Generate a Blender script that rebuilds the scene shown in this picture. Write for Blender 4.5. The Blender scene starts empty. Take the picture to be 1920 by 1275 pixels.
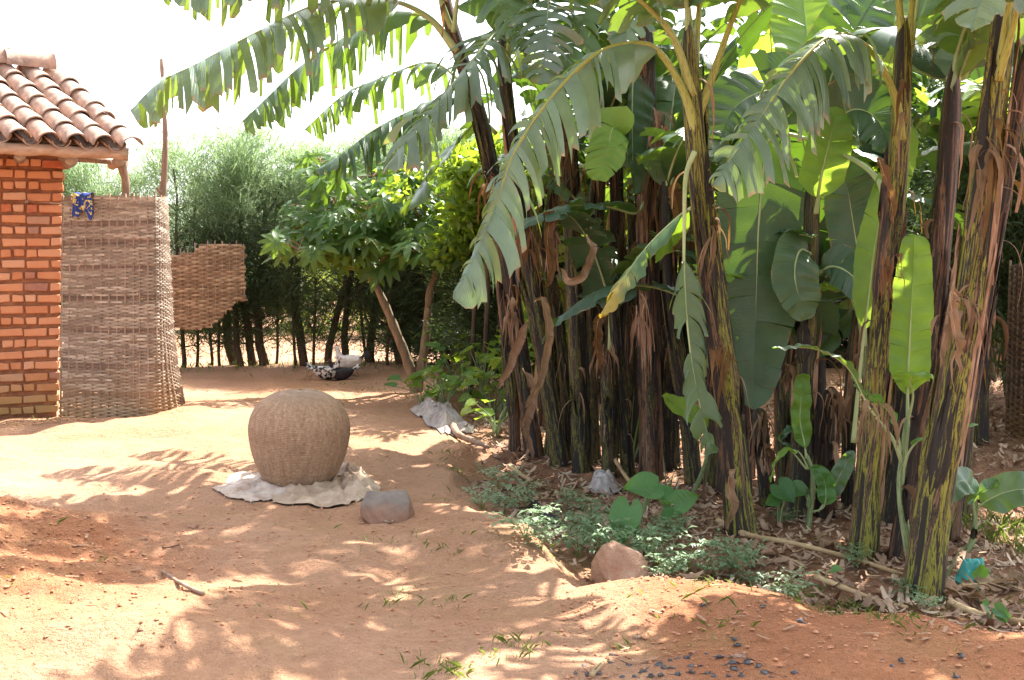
import bpy, bmesh, math, random
import numpy as np
from mathutils import Vector, Matrix

C = bpy.context.scene.collection
SC = bpy.context.scene
PI = math.pi

# ------------------------------------------------------------------ camera
F = 2059.0                      # focal length in photograph pixels (1920 wide)
HZ = 520.0                      # horizon row in the photograph
CAMZ = 1.5
PITCH = math.atan((637.5 - HZ) / F)
cam_d = bpy.data.cameras.new('camera')
cam_d.sensor_width = 36.0
cam_d.lens = 36.0 * F / 1920.0
cam_d.clip_start = 0.05
cam_d.clip_end = 6000.0
cam = bpy.data.objects.new('camera', cam_d)
C.objects.link(cam)
cam.location = (0, 0, CAMZ)
cam.rotation_euler = (PI / 2 - PITCH, 0, 0)
SC.camera = cam

# ------------------------------------------------------------------ light
SUN_DIR = Vector((0.31, 0.51, 0.80)).normalized()
world = bpy.data.worlds.new('World')
SC.world = world
world.use_nodes = True
wn = world.node_tree.nodes
sky = wn.new('ShaderNodeTexSky')
sky.sky_type = 'NISHITA'
sky.sun_disc = False
sky.sun_elevation = math.asin(SUN_DIR.z)
sky.sun_rotation = math.atan2(SUN_DIR.x, SUN_DIR.y)
sky.air_density = 1.0
sky.dust_density = 3.0
sky.ozone_density = 1.0
hs = wn.new('ShaderNodeHueSaturation')          # thin white haze takes most of the blue out of the sky
hs.inputs['Saturation'].default_value = 0.40
world.node_tree.links.new(sky.outputs[0], hs.inputs['Color'])
world.node_tree.links.new(hs.outputs[0], wn['Background'].inputs[0])
wn['Background'].inputs[1].default_value = 0.15
sun_d = bpy.data.lights.new('sun', 'SUN')
sun_d.energy = 5.0
sun_d.angle = math.radians(0.53)
sun_d.color = (1.0, 0.95, 0.87)
sun = bpy.data.objects.new('sun', sun_d)
C.objects.link(sun)
sun.rotation_euler = SUN_DIR.to_track_quat('Z', 'Y').to_euler()
SC.view_settings.view_transform = 'Standard'
SC.view_settings.look = 'None'
SC.view_settings.gamma = 1.0
SC.view_settings.use_curve_mapping = False
SC.view_settings.exposure = 2.02
SC.render.engine = 'CYCLES'
SC.cycles.max_bounces = 10
SC.cycles.diffuse_bounces = 5
SC.cycles.transmission_bounces = 8
SC.cycles.transparent_max_bounces = 8
SC.cycles.sample_clamp_indirect = 8.0
SC.cycles.use_denoising = True
SC.cycles.denoising_prefilter = 'NONE'

# ------------------------------------------------------------------ noise and terrain
def _hash(ix, iy, s):
    n = (ix.astype(np.int64) * 374761393 + iy.astype(np.int64) * 668265263 + s * 974711) & 0x7fffffff
    n = ((n ^ (n >> 13)) * 1274126177) & 0x7fffffff
    n = n ^ (n >> 16)
    return (n & 0xffff) / 65535.0

def vnoise(x, y, s=0):
    x = np.asarray(x, float); y = np.asarray(y, float)
    ix = np.floor(x); iy = np.floor(y)
    fx = x - ix; fy = y - iy
    fx = fx * fx * fx * (fx * (fx * 6 - 15) + 10); fy = fy * fy * fy * (fy * (fy * 6 - 15) + 10)
    a = _hash(ix, iy, s); b = _hash(ix + 1, iy, s); c = _hash(ix, iy + 1, s); d = _hash(ix + 1, iy + 1, s)
    return (a * (1 - fx) + b * fx) * (1 - fy) + (c * (1 - fx) + d * fx) * fy - 0.5

def fbm(x, y, s=0, octv=4, gain=0.5):
    t = 0; a = 1.0
    for k in range(octv):
        t = t + a * vnoise(x * 2 ** k + 17.3 * k, y * 2 ** k - 9.1 * k, s + k)
        a *= gain
    return t

def ray(px, py):
    v = (637.5 - py) / F; h = (px - 960.0) / F
    c, s = math.cos(PITCH), math.sin(PITCH)
    return h, c + s * v, -s + c * v

def W(px, py, D):
    """world point seen at photograph pixel px, py, lying D metres in front of the camera"""
    x, y, z = ray(px, py)
    k = D / y
    return Vector((x * k, D, CAMZ + z * k))

def G0(px, py, z=0.0):
    x, y, zz = ray(px, py)
    k = (z - CAMZ) / zz
    return (x * k, y * k)

def sstep(a, b, x):
    t = np.clip((x - a) / (b - a), 0, 1)
    return t * t * (3 - 2 * t)

BED = [G0(*p) for p in [(700, 712), (790, 742), (830, 790), (872, 846), (842, 905), (905, 962), (1010, 1030), (1105, 1092),
                        (1250, 1086), (1420, 1106), (1560, 1160), (1700, 1160), (1920, 1195)]] + [(6.0, 4.4), (14, 4.0)]
BED = np.array(BED)

def bed_dist(x, y):
    """signed distance to the edge of the banana bed, positive inside the bed (right of the edge, going away)"""
    best = np.full(np.shape(x), 1e9); sign = np.ones(np.shape(x))
    for i in range(len(BED) - 1):
        ax, ay = BED[i]; bx, by = BED[i + 1]
        dx, dy = bx - ax, by - ay
        t = np.clip(((x - ax) * dx + (y - ay) * dy) / (dx * dx + dy * dy), 0, 1)
        ex = x - (ax + t * dx); ey = y - (ay + t * dy)
        d = np.hypot(ex, ey)
        cr = dx * ey - dy * ex
        m = d < best - 1e-9
        best = np.where(m, d, best); sign = np.where(m, np.where(cr > 0, 1.0, -1.0), sign)
    return best * sign

MOUND = G0(60, 1075)

def H(x, y):
    x = np.asarray(x, float); y = np.asarray(y, float)
    near = 1 - sstep(22, 60, np.hypot(x, y))
    h = 0.10 * fbm(x * 0.33, y * 0.33, 3, 3) + 0.055 * fbm(x * 1.1 + 5, y * 1.1, 7, 3) + 0.030 * fbm(x * 5, y * 5, 11, 4)
    h = h * near
    bd = bed_dist(x, y)
    h = h - 0.17 * sstep(-0.08, 0.20, bd + 0.22 * fbm(x * 2.2, y * 2.2, 23, 4)) * (1 - sstep(9.5, 12.5, y))
    # worn ledges in the trodden yard
    led = fbm(x * 0.8 + 3, y * 1.1, 43, 3)
    h = h + 0.022 * (sstep(-0.02, 0.03, led) + sstep(0.12, 0.16, led) + sstep(-0.18, -0.14, led) - 1.5) * sstep(4.6, 5.6, y) * (1 - sstep(11.0, 12.5, y)) * (1 - sstep(-0.2, 0.6, x)) * sstep(0.0, 0.5, np.hypot(x + 1.6, y - 7.85) - 0.45)
    # berm of loose red soil along the near edge of the bed, right
    h = h + 0.075 * np.exp(-((bd + 0.45) / 0.36) ** 2) * sstep(0.2, 0.9, x) * (1 - sstep(5.8, 6.8, y))
    # heap of loose soil, left
    mx, my = MOUND
    u = ((x - mx + 0.75) / 1.15) ** 2 + ((y - my + 0.35) / 1.45) ** 2
    h = h + 0.36 * np.exp(-u * 1.1) * (1 + 0.25 * fbm(x * 4, y * 4, 31, 3))
    # low worn humps in the yard
    for (px, py, rx, ry, a) in [(430, 1205, 0.42, 0.30, 0.085), (170, 850, 1.0, 0.4, 0.05), (430, 770, 0.9, 0.7, 0.06), (330, 905, 0.5, 0.25, 0.06), (1290, 1165, 0.5, 0.18, 0.04)]:
        gx, gy = G0(px, py)
        h = h + a * np.exp(-((x - gx) / rx) ** 2 - ((y - gy) / ry) ** 2)
    # bank of red earth behind the grove on the right
    h = h + 0.30 * sstep(2.6, 3.6, x) * sstep(7.6, 8.6, y) * (1 - sstep(30, 40, y))
    # low hedge bank
    h = h + 0.10 * np.exp(-((y - 17.3) / 0.7) ** 2)
    return h

def Hs(x, y):
    return float(H(np.array([x]), np.array([y]))[0])

def G(px, py, lift=0.0):
    z = 0.0
    for _ in range(14):
        x, y = G0(px, py, z)
        z = 0.5 * z + 0.5 * Hs(x, y)
    return Vector((x, y, z + lift))

# ------------------------------------------------------------------ mesh helpers
OFF = {}

class MB:
    def __init__(self):
        self.v = []; self.f = []; self.uv = []; self.n = 0

    def add(self, verts, faces, uvs=None):
        verts = np.asarray(verts, float).reshape(-1, 3)
        if uvs is None: uvs = np.zeros((len(verts), 2))
        self.v.append(verts); self.uv.append(np.asarray(uvs, float).reshape(-1, 2))
        o = self.n
        self.f.extend([tuple(i + o for i in f) for f in faces])
        self.n += len(verts)

    def grid(self, P, UV=None, wrap=False):
        P = np.asarray(P, float); n, m = P.shape[:2]
        mm = m if wrap else m - 1
        fs = [(i * m + j, i * m + (j + 1) % m, (i + 1) * m + (j + 1) % m, (i + 1) * m + j) for i in range(n - 1) for j in range(mm)]
        self.add(P.reshape(-1, 3), fs, None if UV is None else np.asarray(UV).reshape(-1, 2))

    def tube(self, pts, rad, seg=8, cap=True, jitter=0.0, rng=None, vs=None):
        pts = [Vector(p) for p in pts]
        n = len(pts)
        if not hasattr(rad, '__len__'): rad = [rad] * n
        rows = []; uvs = []
        prev = None; L = 0
        for i, p in enumerate(pts):
            t = (pts[min(i + 1, n - 1)] - pts[max(i - 1, 0)]).normalized()
            if prev is None:
                a = Vector((1, 0, 0)) if abs(t.x) < 0.8 else Vector((0, 1, 0))
                nrm = (a - t * a.dot(t)).normalized()
            else:
                nrm = (prev - t * prev.dot(t)).normalized()
            prev = nrm; b = t.cross(nrm)
            if i: L += (p - pts[i - 1]).length
            row = []; ur = []
            for k in range(seg):
                a = 2 * PI * k / seg
                r = rad[i] * (1 + (rng.uniform(-jitter, jitter) if rng else 0))
                row.append(p + (nrm * math.cos(a) + b * math.sin(a)) * r)
                ur.append((k / seg, L))
            rows.append(row); uvs.append(ur)
        self.grid(np.array([[tuple(q) for q in r] for r in rows]), np.array(uvs), wrap=True)
        if cap:
            self.f.append(tuple(self.n - seg + k for k in range(seg)))
            self.f.append(tuple(self.n - n * seg + k for k in reversed(range(seg))))

    def box(self, c, s, M=None):
        c = Vector(c); hx, hy, hz = s[0] / 2, s[1] / 2, s[2] / 2
        vs = [Vector((a * hx, b * hy, d * hz)) for d in (-1, 1) for b in (-1, 1) for a in (-1, 1)]
        if M is not None: vs = [M @ q for q in vs]
        vs = [c + q for q in vs]
        self.add([tuple(q) for q in vs], [(0, 2, 3, 1), (4, 5, 7, 6), (0, 1, 5, 4), (2, 6, 7, 3), (0, 4, 6, 2), (1, 3, 7, 5)])

    def mesh(self, name, smooth=True, origin=None):
        V = np.concatenate(self.v) if self.v else np.zeros((0, 3))
        if origin is not None: V = V - np.array(tuple(origin))
        me = bpy.data.meshes.new(name)
        me.from_pydata(V.tolist(), [], self.f)
        if len(me.loops):
            UV = np.concatenate(self.uv)
            li = np.zeros(len(me.loops), dtype=np.int32)
            me.loops.foreach_get('vertex_index', li)
            layer = me.uv_layers.new(name='UVMap')
            layer.data.foreach_set('uv', UV[li].ravel())
            if smooth: me.polygons.foreach_set('use_smooth', [True] * len(me.polygons))
        me.update()
        return me

    def build(self, name, mat, parent=None, origin=None, smooth=True):
        """links the collected shapes as ONE mesh object; verts are world coordinates"""
        if parent is not None:
            off = OFF[parent.name]
            me = self.mesh(name, smooth, off)
            o = bpy.data.objects.new(name, me)
            C.objects.link(o); o.parent = parent
            OFF[o.name] = off
        else:
            off = Vector(origin) if origin is not None else Vector((0, 0, 0))
            me = self.mesh(name, smooth, off)
            o = bpy.data.objects.new(name, me)
            C.objects.link(o); o.location = off
            OFF[o.name] = off
        if mat is not None: me.materials.append(mat)
        return o

def tag(o, label=None, cat=None, group=None, kind=None):
    if label: o['label'] = label
    if cat: o['category'] = cat
    if group: o['group'] = group
    if kind: o['kind'] = kind
    return o

def thing(name, label, cat, loc, group=None):
    o = bpy.data.objects.new(name, None)
    o.empty_display_size = 0.2
    C.objects.link(o); o.location = loc
    OFF[o.name] = Vector(loc)
    return tag(o, label, cat, group)

def inst(name, me, parent, M):
    """a part that shares mesh data; M is its world matrix"""
    o = bpy.data.objects.new(name, me)
    C.objects.link(o)
    if parent is not None:
        o.parent = parent
        M = Matrix.Translation(-OFF[parent.name]) @ M
    o.matrix_local = M
    return o

def copy_tree(src, loc, rz=0.0, s=1.0, label=None, group=None):
    r = src.copy(); C.objects.link(r)
    r.location = loc; r.rotation_euler = (0, 0, rz); r.scale = (s, s, s)
    if label: r['label'] = label
    if group: r['group'] = group
    for ch in list(src.children):
        c = ch.copy(); C.objects.link(c); c.parent = r
        for g in ch.children:
            d = g.copy(); C.objects.link(d); d.parent = c
    OFF[r.name] = Vector(loc)
    return r

def spline(pts, n):
    """Catmull-Rom through pts, n points evenly spaced in length"""
    P = [Vector(p) for p in pts]
    if len(P) == 2: P = [P[0], (P[0] + P[1]) / 2, P[1]]
    Q = [P[0] * 2 - P[1]] + P + [P[-1] * 2 - P[-2]]
    out = []
    for i in range(1, len(Q) - 2):
        p0, p1, p2, p3 = Q[i - 1], Q[i], Q[i + 1], Q[i + 2]
        for k in range(12):
            t = k / 12
            out.append(0.5 * ((2 * p1) + (p2 - p0) * t + (2 * p0 - 5 * p1 + 4 * p2 - p3) * t * t + (3 * p1 - p0 - 3 * p2 + p3) * t ** 3))
    out.append(P[-1])
    d = [0]
    for a, b in zip(out, out[1:]): d.append(d[-1] + (b - a).length)
    res = []; j = 0
    for i in range(n):
        s = d[-1] * i / (n - 1)
        while j < len(d) - 2 and d[j + 1] < s: j += 1
        k = (s - d[j]) / max(d[j + 1] - d[j], 1e-9)
        res.append(out[j].lerp(out[j + 1], min(max(k, 0), 1)))
    return res, d[-1]
# ------------------------------------------------------------------ materials
class NT:
    def __init__(self, name):
        self.m = bpy.data.materials.new(name)
        self.m.use_nodes = True
        self.t = self.m.node_tree
        self.bsdf = self.t.nodes['Principled BSDF']
        self.out = self.t.nodes['Material Output']

    def n(self, kind, **kw):
        x = self.t.nodes.new('ShaderNode' + kind)
        for k, v in kw.items():
            if hasattr(x, k) and k not in ('Scale',): setattr(x, k, v)
            else: self.set(x, k, v)
        return x

    def set(self, node, sock, v):
        if hasattr(v, 'links') or isinstance(v, bpy.types.NodeSocket): self.t.links.new(v, node.inputs[sock])
        else: node.inputs[sock].default_value = v

    def link(self, a, b): self.t.links.new(a, b)

    def coord(self, which='Object', scale=(1, 1, 1), rand=False):
        tc = self.n('TexCoord')
        mp = self.n('Mapping')
        self.link(tc.outputs[which], mp.inputs['Vector'])
        mp.inputs['Scale'].default_value = scale
        if rand:
            oi = self.n('ObjectInfo')
            mu = self.n('Math', operation='MULTIPLY'); self.link(oi.outputs['Random'], mu.inputs[0]); mu.inputs[1].default_value = 37.0
            cb = self.n('CombineXYZ')
            for i in range(3): self.link(mu.outputs[0], cb.inputs[i])
            self.link(cb.outputs[0], mp.inputs['Location'])
        return mp.outputs[0]

    def noise(self, vec, scale, detail=4, rough=0.55, dist=0.0):
        x = self.n('TexNoise')
        self.link(vec, x.inputs['Vector'])
        x.inputs['Scale'].default_value = scale; x.inputs['Detail'].default_value = detail
        x.inputs['Roughness'].default_value = rough; x.inputs['Distortion'].default_value = dist
        return x.outputs['Fac']

    def ramp(self, fac, stops, interp='LINEAR'):
        x = self.n('ValToRGB')
        x.color_ramp.interpolation = interp
        e = x.color_ramp.elements
        while len(e) < len(stops): e.new(0.5)
        for i, (p, c) in enumerate(stops):
            e[i].position = p; e[i].color = (*c, 1) if len(c) == 3 else c
        self.link(fac, x.inputs['Fac'])
        return x.outputs['Color']

    def mask(self, fac, a, b):
        x = self.n('MapRange'); self.link(fac, x.inputs['Value'])
        x.inputs['From Min'].default_value = a; x.inputs['From Max'].default_value = b
        return x.outputs[0]

    def mix(self, fac, a, b, blend='MIX'):
        x = self.n('MixRGB', blend_type=blend)
        for s, v in (('Fac', fac), ('Color1', a), ('Color2', b)):
            if isinstance(v, bpy.types.NodeSocket): self.link(v, x.inputs[s])
            elif s == 'Fac': x.inputs[s].default_value = v
            else: x.inputs[s].default_value = (*v, 1)
        return x.outputs[0]

    def math(self, op, a, b=0.0):
        x = self.n('Math', operation=op)
        for i, v in enumerate((a, b)):
            if isinstance(v, bpy.types.NodeSocket): self.link(v, x.inputs[i])
            else: x.inputs[i].default_value = v
        return x.outputs[0]

    def bump(self, h, strength=0.3, dist=0.02, prev=None):
        x = self.n('Bump'); self.link(h, x.inputs['Height'])
        x.inputs['Strength'].default_value = strength; x.inputs['Distance'].default_value = dist
        if prev is not None: self.link(prev, x.inputs['Normal'])
        return x.outputs['Normal']

    def fin(self, col, rough=0.85, normal=None, spec=0.3, transl=None, tfac=0.35):
        b = self.bsdf
        if isinstance(col, bpy.types.NodeSocket): self.link(col, b.inputs['Base Color'])
        else: b.inputs['Base Color'].default_value = (*col, 1)
        if isinstance(rough, bpy.types.NodeSocket): self.link(rough, b.inputs['Roughness'])
        else: b.inputs['Roughness'].default_value = rough
        b.inputs['Specular IOR Level'].default_value = spec
        if normal is not None: self.link(normal, b.inputs['Normal'])
        if transl is not None:
            tr = self.n('BsdfTranslucent')
            if isinstance(transl, bpy.types.NodeSocket): self.link(transl, tr.inputs['Color'])
            else: tr.inputs['Color'].default_value = (*transl, 1)
            ms = self.n('MixShader')
            if isinstance(tfac, bpy.types.NodeSocket): self.link(tfac, ms.inputs[0])
            else: ms.inputs[0].default_value = tfac
            self.link(b.outputs[0], ms.inputs[1]); self.link(tr.outputs[0], ms.inputs[2])
            self.link(ms.outputs[0], self.out.inputs['Surface'])
        return self.m

    def objrand(self):
        return self.n('ObjectInfo').outputs['Random']

def mat_soil():
    n = NT('soil')
    co = n.coord('Object')
    a = n.noise(co, 0.45, 5, 0.6); b = n.noise(co, 2.6, 6, 0.65); c = n.noise(co, 22, 5, 0.7); d = n.noise(co, 110, 3, 0.7)
    base = n.ramp(b, [(0.30, (0.33, 0.150, 0.078)), (0.5, (0.42, 0.205, 0.112)), (0.72, (0.50, 0.275, 0.165))])
    tc = n.n('TexCoord'); su = n.n('SeparateXYZ'); n.link(tc.outputs['UV'], su.inputs[0])      # uv: how loose the soil lies, how far into the bed
    loose = n.mask(n.math('ADD', su.outputs['X'], n.math('MULTIPLY', n.math('SUBTRACT', n.noise(co, 3.5, 5, 0.7), 0.5), 0.7)), 0.25, 0.65)
    trod = n.mix(n.mask(a, 0.38, 0.66), (0.44, 0.245, 0.140), (0.53, 0.340, 0.230))      # pale dusty wear
    trod = n.mix(0.35, trod, base)
    red = n.mix(0.62, base, (0.36, 0.135, 0.058))
    base = n.mix(loose, trod, red)
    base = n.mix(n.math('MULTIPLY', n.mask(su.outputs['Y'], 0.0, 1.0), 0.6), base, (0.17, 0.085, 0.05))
    base = n.mix(n.math('MULTIPLY', n.mask(n.noise(co, 1.3, 6, 0.7), 0.52, 0.70), 0.40), base, (0.30, 0.20, 0.070))   # mossy film
    base = n.mix(n.math('MULTIPLY', n.mask(c, 0.35, 0.75), 0.30), base, (0.24, 0.105, 0.055))
    sp = n.mask(d, 0.66, 0.74)
    base = n.mix(n.math('MULTIPLY', sp, 0.5), base, (0.16, 0.08, 0.05))
    lt = n.mask(n.noise(co, 75, 2, 0.5), 0.70, 0.76)
    base = n.mix(n.math('MULTIPLY', lt, 0.45), base, (0.62, 0.46, 0.36))
    nb = n.bump(b, 0.8, 0.12); nb = n.bump(n.noise(co, 8, 6, 0.7, 1.0), 0.7, 0.05, nb); nb = n.bump(c, 0.9, 0.035, nb); nb = n.bump(d, 0.6, 0.010, nb)
    return n.fin(base, 0.95, nb, 0.15)

def mat_simple(name, c1, c2, scale=8, rough=0.85, bump=0.3, bdist=0.01, coord='Object', cscale=(1, 1, 1), spec=0.3, c3=None, rand=False, hue=0.0):
    n = NT(name)
    co = n.coord(coord, cscale, rand)
    f = n.noise(co, scale, 6, 0.6)
    col = n.ramp(f, [(0.3, c1), (0.68, c2)] if c3 is None else [(0.28, c1), (0.5, c2), (0.72, c3)])
    if hue:
        r = n.objrand()
        v = n.n('HueSaturation'); n.link(col, v.inputs['Color'])
        n.link(n.mask(r, 0, 1), v.inputs['Value'])
        mr = n.n('MapRange'); n.link(r, mr.inputs['Value']); mr.inputs['To Min'].default_value = 1 - hue; mr.inputs['To Max'].default_value = 1 + hue
        n.link(mr.outputs[0], v.inputs['Value'])
        col = v.outputs[0]
    nb = n.bump(n.noise(co, scale * 3, 5, 0.65), bump, bdist)
    return n.fin(col, rough, nb, spec)

def mat_brick():
    n = NT('brick_clay')
    co = n.coord('Object', rand=True)
    r = n.objrand()
    col = n.ramp(r, [(0.0, (0.48, 0.185, 0.088)), (0.3, (0.54, 0.235, 0.120)), (0.6, (0.59, 0.285, 0.160)), (0.86, (0.56, 0.32, 0.20)), (0.93, (0.28, 0.16, 0.125)), (1.0, (0.46, 0.13, 0.06))])
    col = n.mix(n.math('MULTIPLY', n.mask(n.noise(co, 14, 5, 0.6), 0.4, 0.75), 0.45), col, (0.62, 0.32, 0.17))
    geo = n.n('NewGeometry'); sx = n.n('SeparateXYZ'); n.link(geo.outputs['Position'], sx.inputs[0])
    zz = n.math('ADD', sx.outputs['Z'], n.math('MULTIPLY', n.noise(n.coord('Object', rand=True), 2.5, 3), 0.3))
    moss = n.mask(zz, 0.72, 0.28)
    col = n.mix(n.math('MULTIPLY', moss, 0.8), col, (0.30, 0.20, 0.075))
    nb = n.bump(n.noise(co, 30, 5, 0.7), 0.5, 0.012)
    return n.fin(col, 0.92, nb, 0.2)

def mat_tile():
    n = NT('roof_clay')
    co = n.coord('Object', rand=True)
    r = n.objrand()
    col = n.ramp(r, [(0.0, (0.37, 0.25, 0.19)), (0.5, (0.44, 0.295, 0.22)), (1.0, (0.38, 0.225, 0.16))])
    f = n.noise(co, 5, 6, 0.65)
    col = n.mix(n.mask(f, 0.42, 0.68), col, (0.22, 0.155, 0.13))
    col = n.mix(n.math('MULTIPLY', n.mask(n.noise(co, 9, 5, 0.7), 0.50, 0.70), 0.7), col, (0.60, 0.46, 0.37))
    nb = n.bump(n.noise(co, 40, 4, 0.7), 0.35, 0.008)
    return n.fin(col, 0.9, nb, 0.25)

def mat_bark(name, c1, c2, sc=(14, 14, 2.2)):
    n = NT(name)
    co = n.coord('Object', sc, rand=True)
    f = n.noise(co, 1.6, 6, 0.65)
    col = n.ramp(f, [(0.3, c1), (0.7, c2)])
    nb = n.bump(f, 0.6, 0.02)
    return n.fin(col, 0.9, nb, 0.2)

def mat_weave(name, cols, rough=0.75):
    """uv = (metres along the strand, row number): each strand piece its own tint"""
    n = NT(name)
    tc = n.n('TexCoord'); sx = n.n('SeparateXYZ'); n.link(tc.outputs['UV'], sx.inputs[0])
    row = n.math('FLOOR', n.math('ADD', sx.outputs['Y'], 0.5))
    seg = n.math('FLOOR', n.math('ADD', n.math('MULTIPLY', sx.outputs['X'], 3.1), n.math('MULTIPLY', row, 0.37)))
    cb = n.n('CombineXYZ'); n.link(row, cb.inputs[0]); n.link(seg, cb.inputs[1])
    wnz = n.n('TexWhiteNoise', noise_dimensions='2D'); n.link(cb.outputs[0], wnz.inputs['Vector'])
    col = n.ramp(wnz.outputs['Value'], cols)
    mp = n.n('Mapping'); n.link(tc.outputs['UV'], mp.inputs['Vector']); mp.inputs['Scale'].default_value = (18, 0.6, 1)
    f = n.noise(mp.outputs[0], 1.0, 5, 0.7)
    col = n.mix(n.math('MULTIPLY', n.mask(f, 0.45, 0.8), 0.45), col, (0.20, 0.125, 0.085))
    # soil splash and moss on the lowest part
    geo = n.n('NewGeometry'); sp = n.n('SeparateXYZ'); n.link(geo.outputs['Position'], sp.inputs[0])
    zz = n.math('ADD', sp.outputs['Z'], n.math('MULTIPLY', n.noise(geo.outputs['Position'], 2.5, 3), 0.35))
    col = n.mix(n.math('MULTIPLY', n.mask(zz, 0.75, 0.2), 0.6), col, (0.34, 0.20, 0.075))
    return n.fin(col, rough, None, 0.35)

def mat_leaf(name, top, trans, tfac=0.42, rough=0.42, dry=0.25, spec=0.5, var=0.25, veins=True, yellow=0.0):
    """uv = (metres along the midrib, 0 at midrib .. 1 at margin)"""
    n = NT(name)
    tc = n.n('TexCoord'); sx = n.n('SeparateXYZ'); n.link(tc.outputs['UV'], sx.inputs[0])
    r = n.objrand()
    co = n.coord('Object', rand=True)
    f = n.noise(co, 5, 5, 0.6)
    dk = tuple(c * (1 - var) for c in top); lt = tuple(min(c * (1 + var), 1) for c in top)
    col = n.ramp(f, [(0.3, dk), (0.7, lt)])
    hv = n.n('HueSaturation'); n.link(col, hv.inputs['Color'])
    mr = n.n('MapRange'); n.link(r, mr.inputs['Value']); mr.inputs['To Min'].default_value = 0.8; mr.inputs['To Max'].default_value = 1.2
    n.link(mr.outputs[0], hv.inputs['Value'])
    mh = n.n('MapRange'); n.link(r, mh.inputs['Value']); mh.inputs['To Min'].default_value = 0.515; mh.inputs['To Max'].default_value = 0.485
    n.link(mh.outputs[0], hv.inputs['Hue'])
    col = hv.outputs[0]
    tcol = n.ramp(f, [(0.3, tuple(c * 0.75 for c in trans)), (0.7, trans)])
    if yellow:
        ym = n.mask(n.math('ADD', sx.outputs['X'], n.math('MULTIPLY', f, 0.7)), yellow, yellow + 0.25)
        col = n.mix(ym, col, (0.42, 0.30, 0.03)); tcol = n.mix(ym, tcol, (0.6, 0.4, 0.03))
    em = n.mask(n.math('ADD', sx.outputs['Y'], n.math('MULTIPLY', n.noise(co, 11, 4, 0.7), 0.5)), 1.30 - dry * 0.18, 1.38 - dry * 0.18)
    col = n.mix(em, col, (0.30, 0.19, 0.085)); tcol = n.mix(em, tcol, (0.35, 0.2, 0.07))
    sp = n.mask(n.noise(co, 38, 3, 0.6), 0.74, 0.78)
    col = n.mix(n.math('MULTIPLY', sp, dry), col, (0.22, 0.14, 0.06))
    nb = None
    if veins:
        wv = n.math('SINE', n.math('ADD', n.math('MULTIPLY', sx.outputs['X'], 420.0), n.math('MULTIPLY', sx.outputs['Y'], -18.0)))
        nb = n.bump(wv, 0.22, 0.004)
        w2 = n.mask(n.noise(n.n('Mapping', Vector=tc.outputs['UV'], Scale=(60, 1.2, 1)).outputs[0], 1.0, 2), 0.4, 0.6)
        col = n.mix(n.math('MULTIPLY', w2, 0.16), col, lt)
    return n.fin(col, rough, nb, spec, tcol, tfac)

def mat_stem(name, stops, streak=(11, 1.5), big=0.55):
    """uv = (turn, metres up): streaks that run up the stem"""
    n = NT(name)
    tc = n.n('TexCoord'); mp = n.n('Mapping'); n.link(tc.outputs['UV'], mp.inputs['Vector'])
    mp.inputs['Scale'].default_value = (streak[0], streak[1], 1)
    mu = n.math('MULTIPLY', n.objrand(), 53.0)
    cb = n.n('CombineXYZ'); n.link(mu, cb.inputs[0]); n.link(mu, cb.inputs[1]); n.link(cb.outputs[0], mp.inputs['Location'])
    f = n.noise(mp.outputs[0], 1.0, 9, 0.72, 1.1)
    mpb = n.n('Mapping'); n.link(tc.outputs['UV'], mpb.inputs['Vector']); n.link(cb.outputs[0], mpb.inputs['Location'])
    mpb.inputs['Scale'].default_value = (3.4, 0.28, 1)
    fb = n.noise(mpb.outputs[0], 1.0, 3, 0.55, 0.4)
    f = n.math('ADD', n.math('MULTIPLY', n.math('SUBTRACT', fb, 0.5), big), f)
    col = n.ramp(f, stops)
    mp2 = n.n('Mapping'); n.link(tc.outputs['UV'], mp2.inputs['Vector']); mp2.inputs['Scale'].default_value = (30, 11, 1)
    g = n.noise(mp2.outputs[0], 1.0, 7, 0.75, 0.8)
    col = n.mix(n.mask(g, 0.545, 0.60), col, (0.018, 0.014, 0.012))
    col = n.mix(n.math('MULTIPLY', n.mask(g, 0.42, 0.30), 0.45), col, (0.30, 0.19, 0.10))
    nb = n.bump(f, 0.45, 0.02); nb = n.bump(g, 0.3, 0.006, nb)
    return n.fin(col, 0.62, nb, 0.35)

M = {}
M['soil'] = mat_soil()
M['crumb'] = mat_simple('soil_crumb', (0.26, 0.11, 0.055), (0.46, 0.23, 0.13), 20, 0.95, 0.4, hue=0.2)
M['mortar'] = mat_simple('mud_mortar', (0.17, 0.066, 0.032), (0.30, 0.13, 0.065), 9, 0.95, 0.7, 0.02)
M['brick'] = mat_brick()
M['tile'] = mat_tile()
M['wood'] = mat_bark('grey_wood', (0.17, 0.105, 0.07), (0.38, 0.27, 0.20))
M['beam'] = mat_bark('pale_beam', (0.30, 0.19, 0.125), (0.48, 0.35, 0.26), (2, 14, 14))
M['endgrain'] = mat_simple('end_grain', (0.26, 0.21, 0.18), (0.42, 0.35, 0.30), 18, 0.9, 0.4)
M['bark'] = mat_bark('dark_bark', (0.035, 0.024, 0.018), (0.12, 0.085, 0.06))
M['bark_tan'] = mat_bark('tan_bark', (0.13, 0.09, 0.055), (0.28, 0.205, 0.135))
M['twig_green'] = mat_simple('green_twig', (0.10, 0.16, 0.03), (0.22, 0.26, 0.07), 6)
M['twig_red'] = mat_simple('reddish_stalk', (0.26, 0.10, 0.08), (0.34, 0.22, 0.11), 6)
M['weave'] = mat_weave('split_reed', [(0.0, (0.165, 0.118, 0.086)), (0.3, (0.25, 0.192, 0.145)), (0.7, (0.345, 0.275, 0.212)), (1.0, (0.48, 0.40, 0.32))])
M['weave_dark'] = mat_weave('old_reed', [(0.0, (0.18, 0.115, 0.065)), (0.5, (0.30, 0.20, 0.12)), (1.0, (0.44, 0.32, 0.20))])
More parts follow.
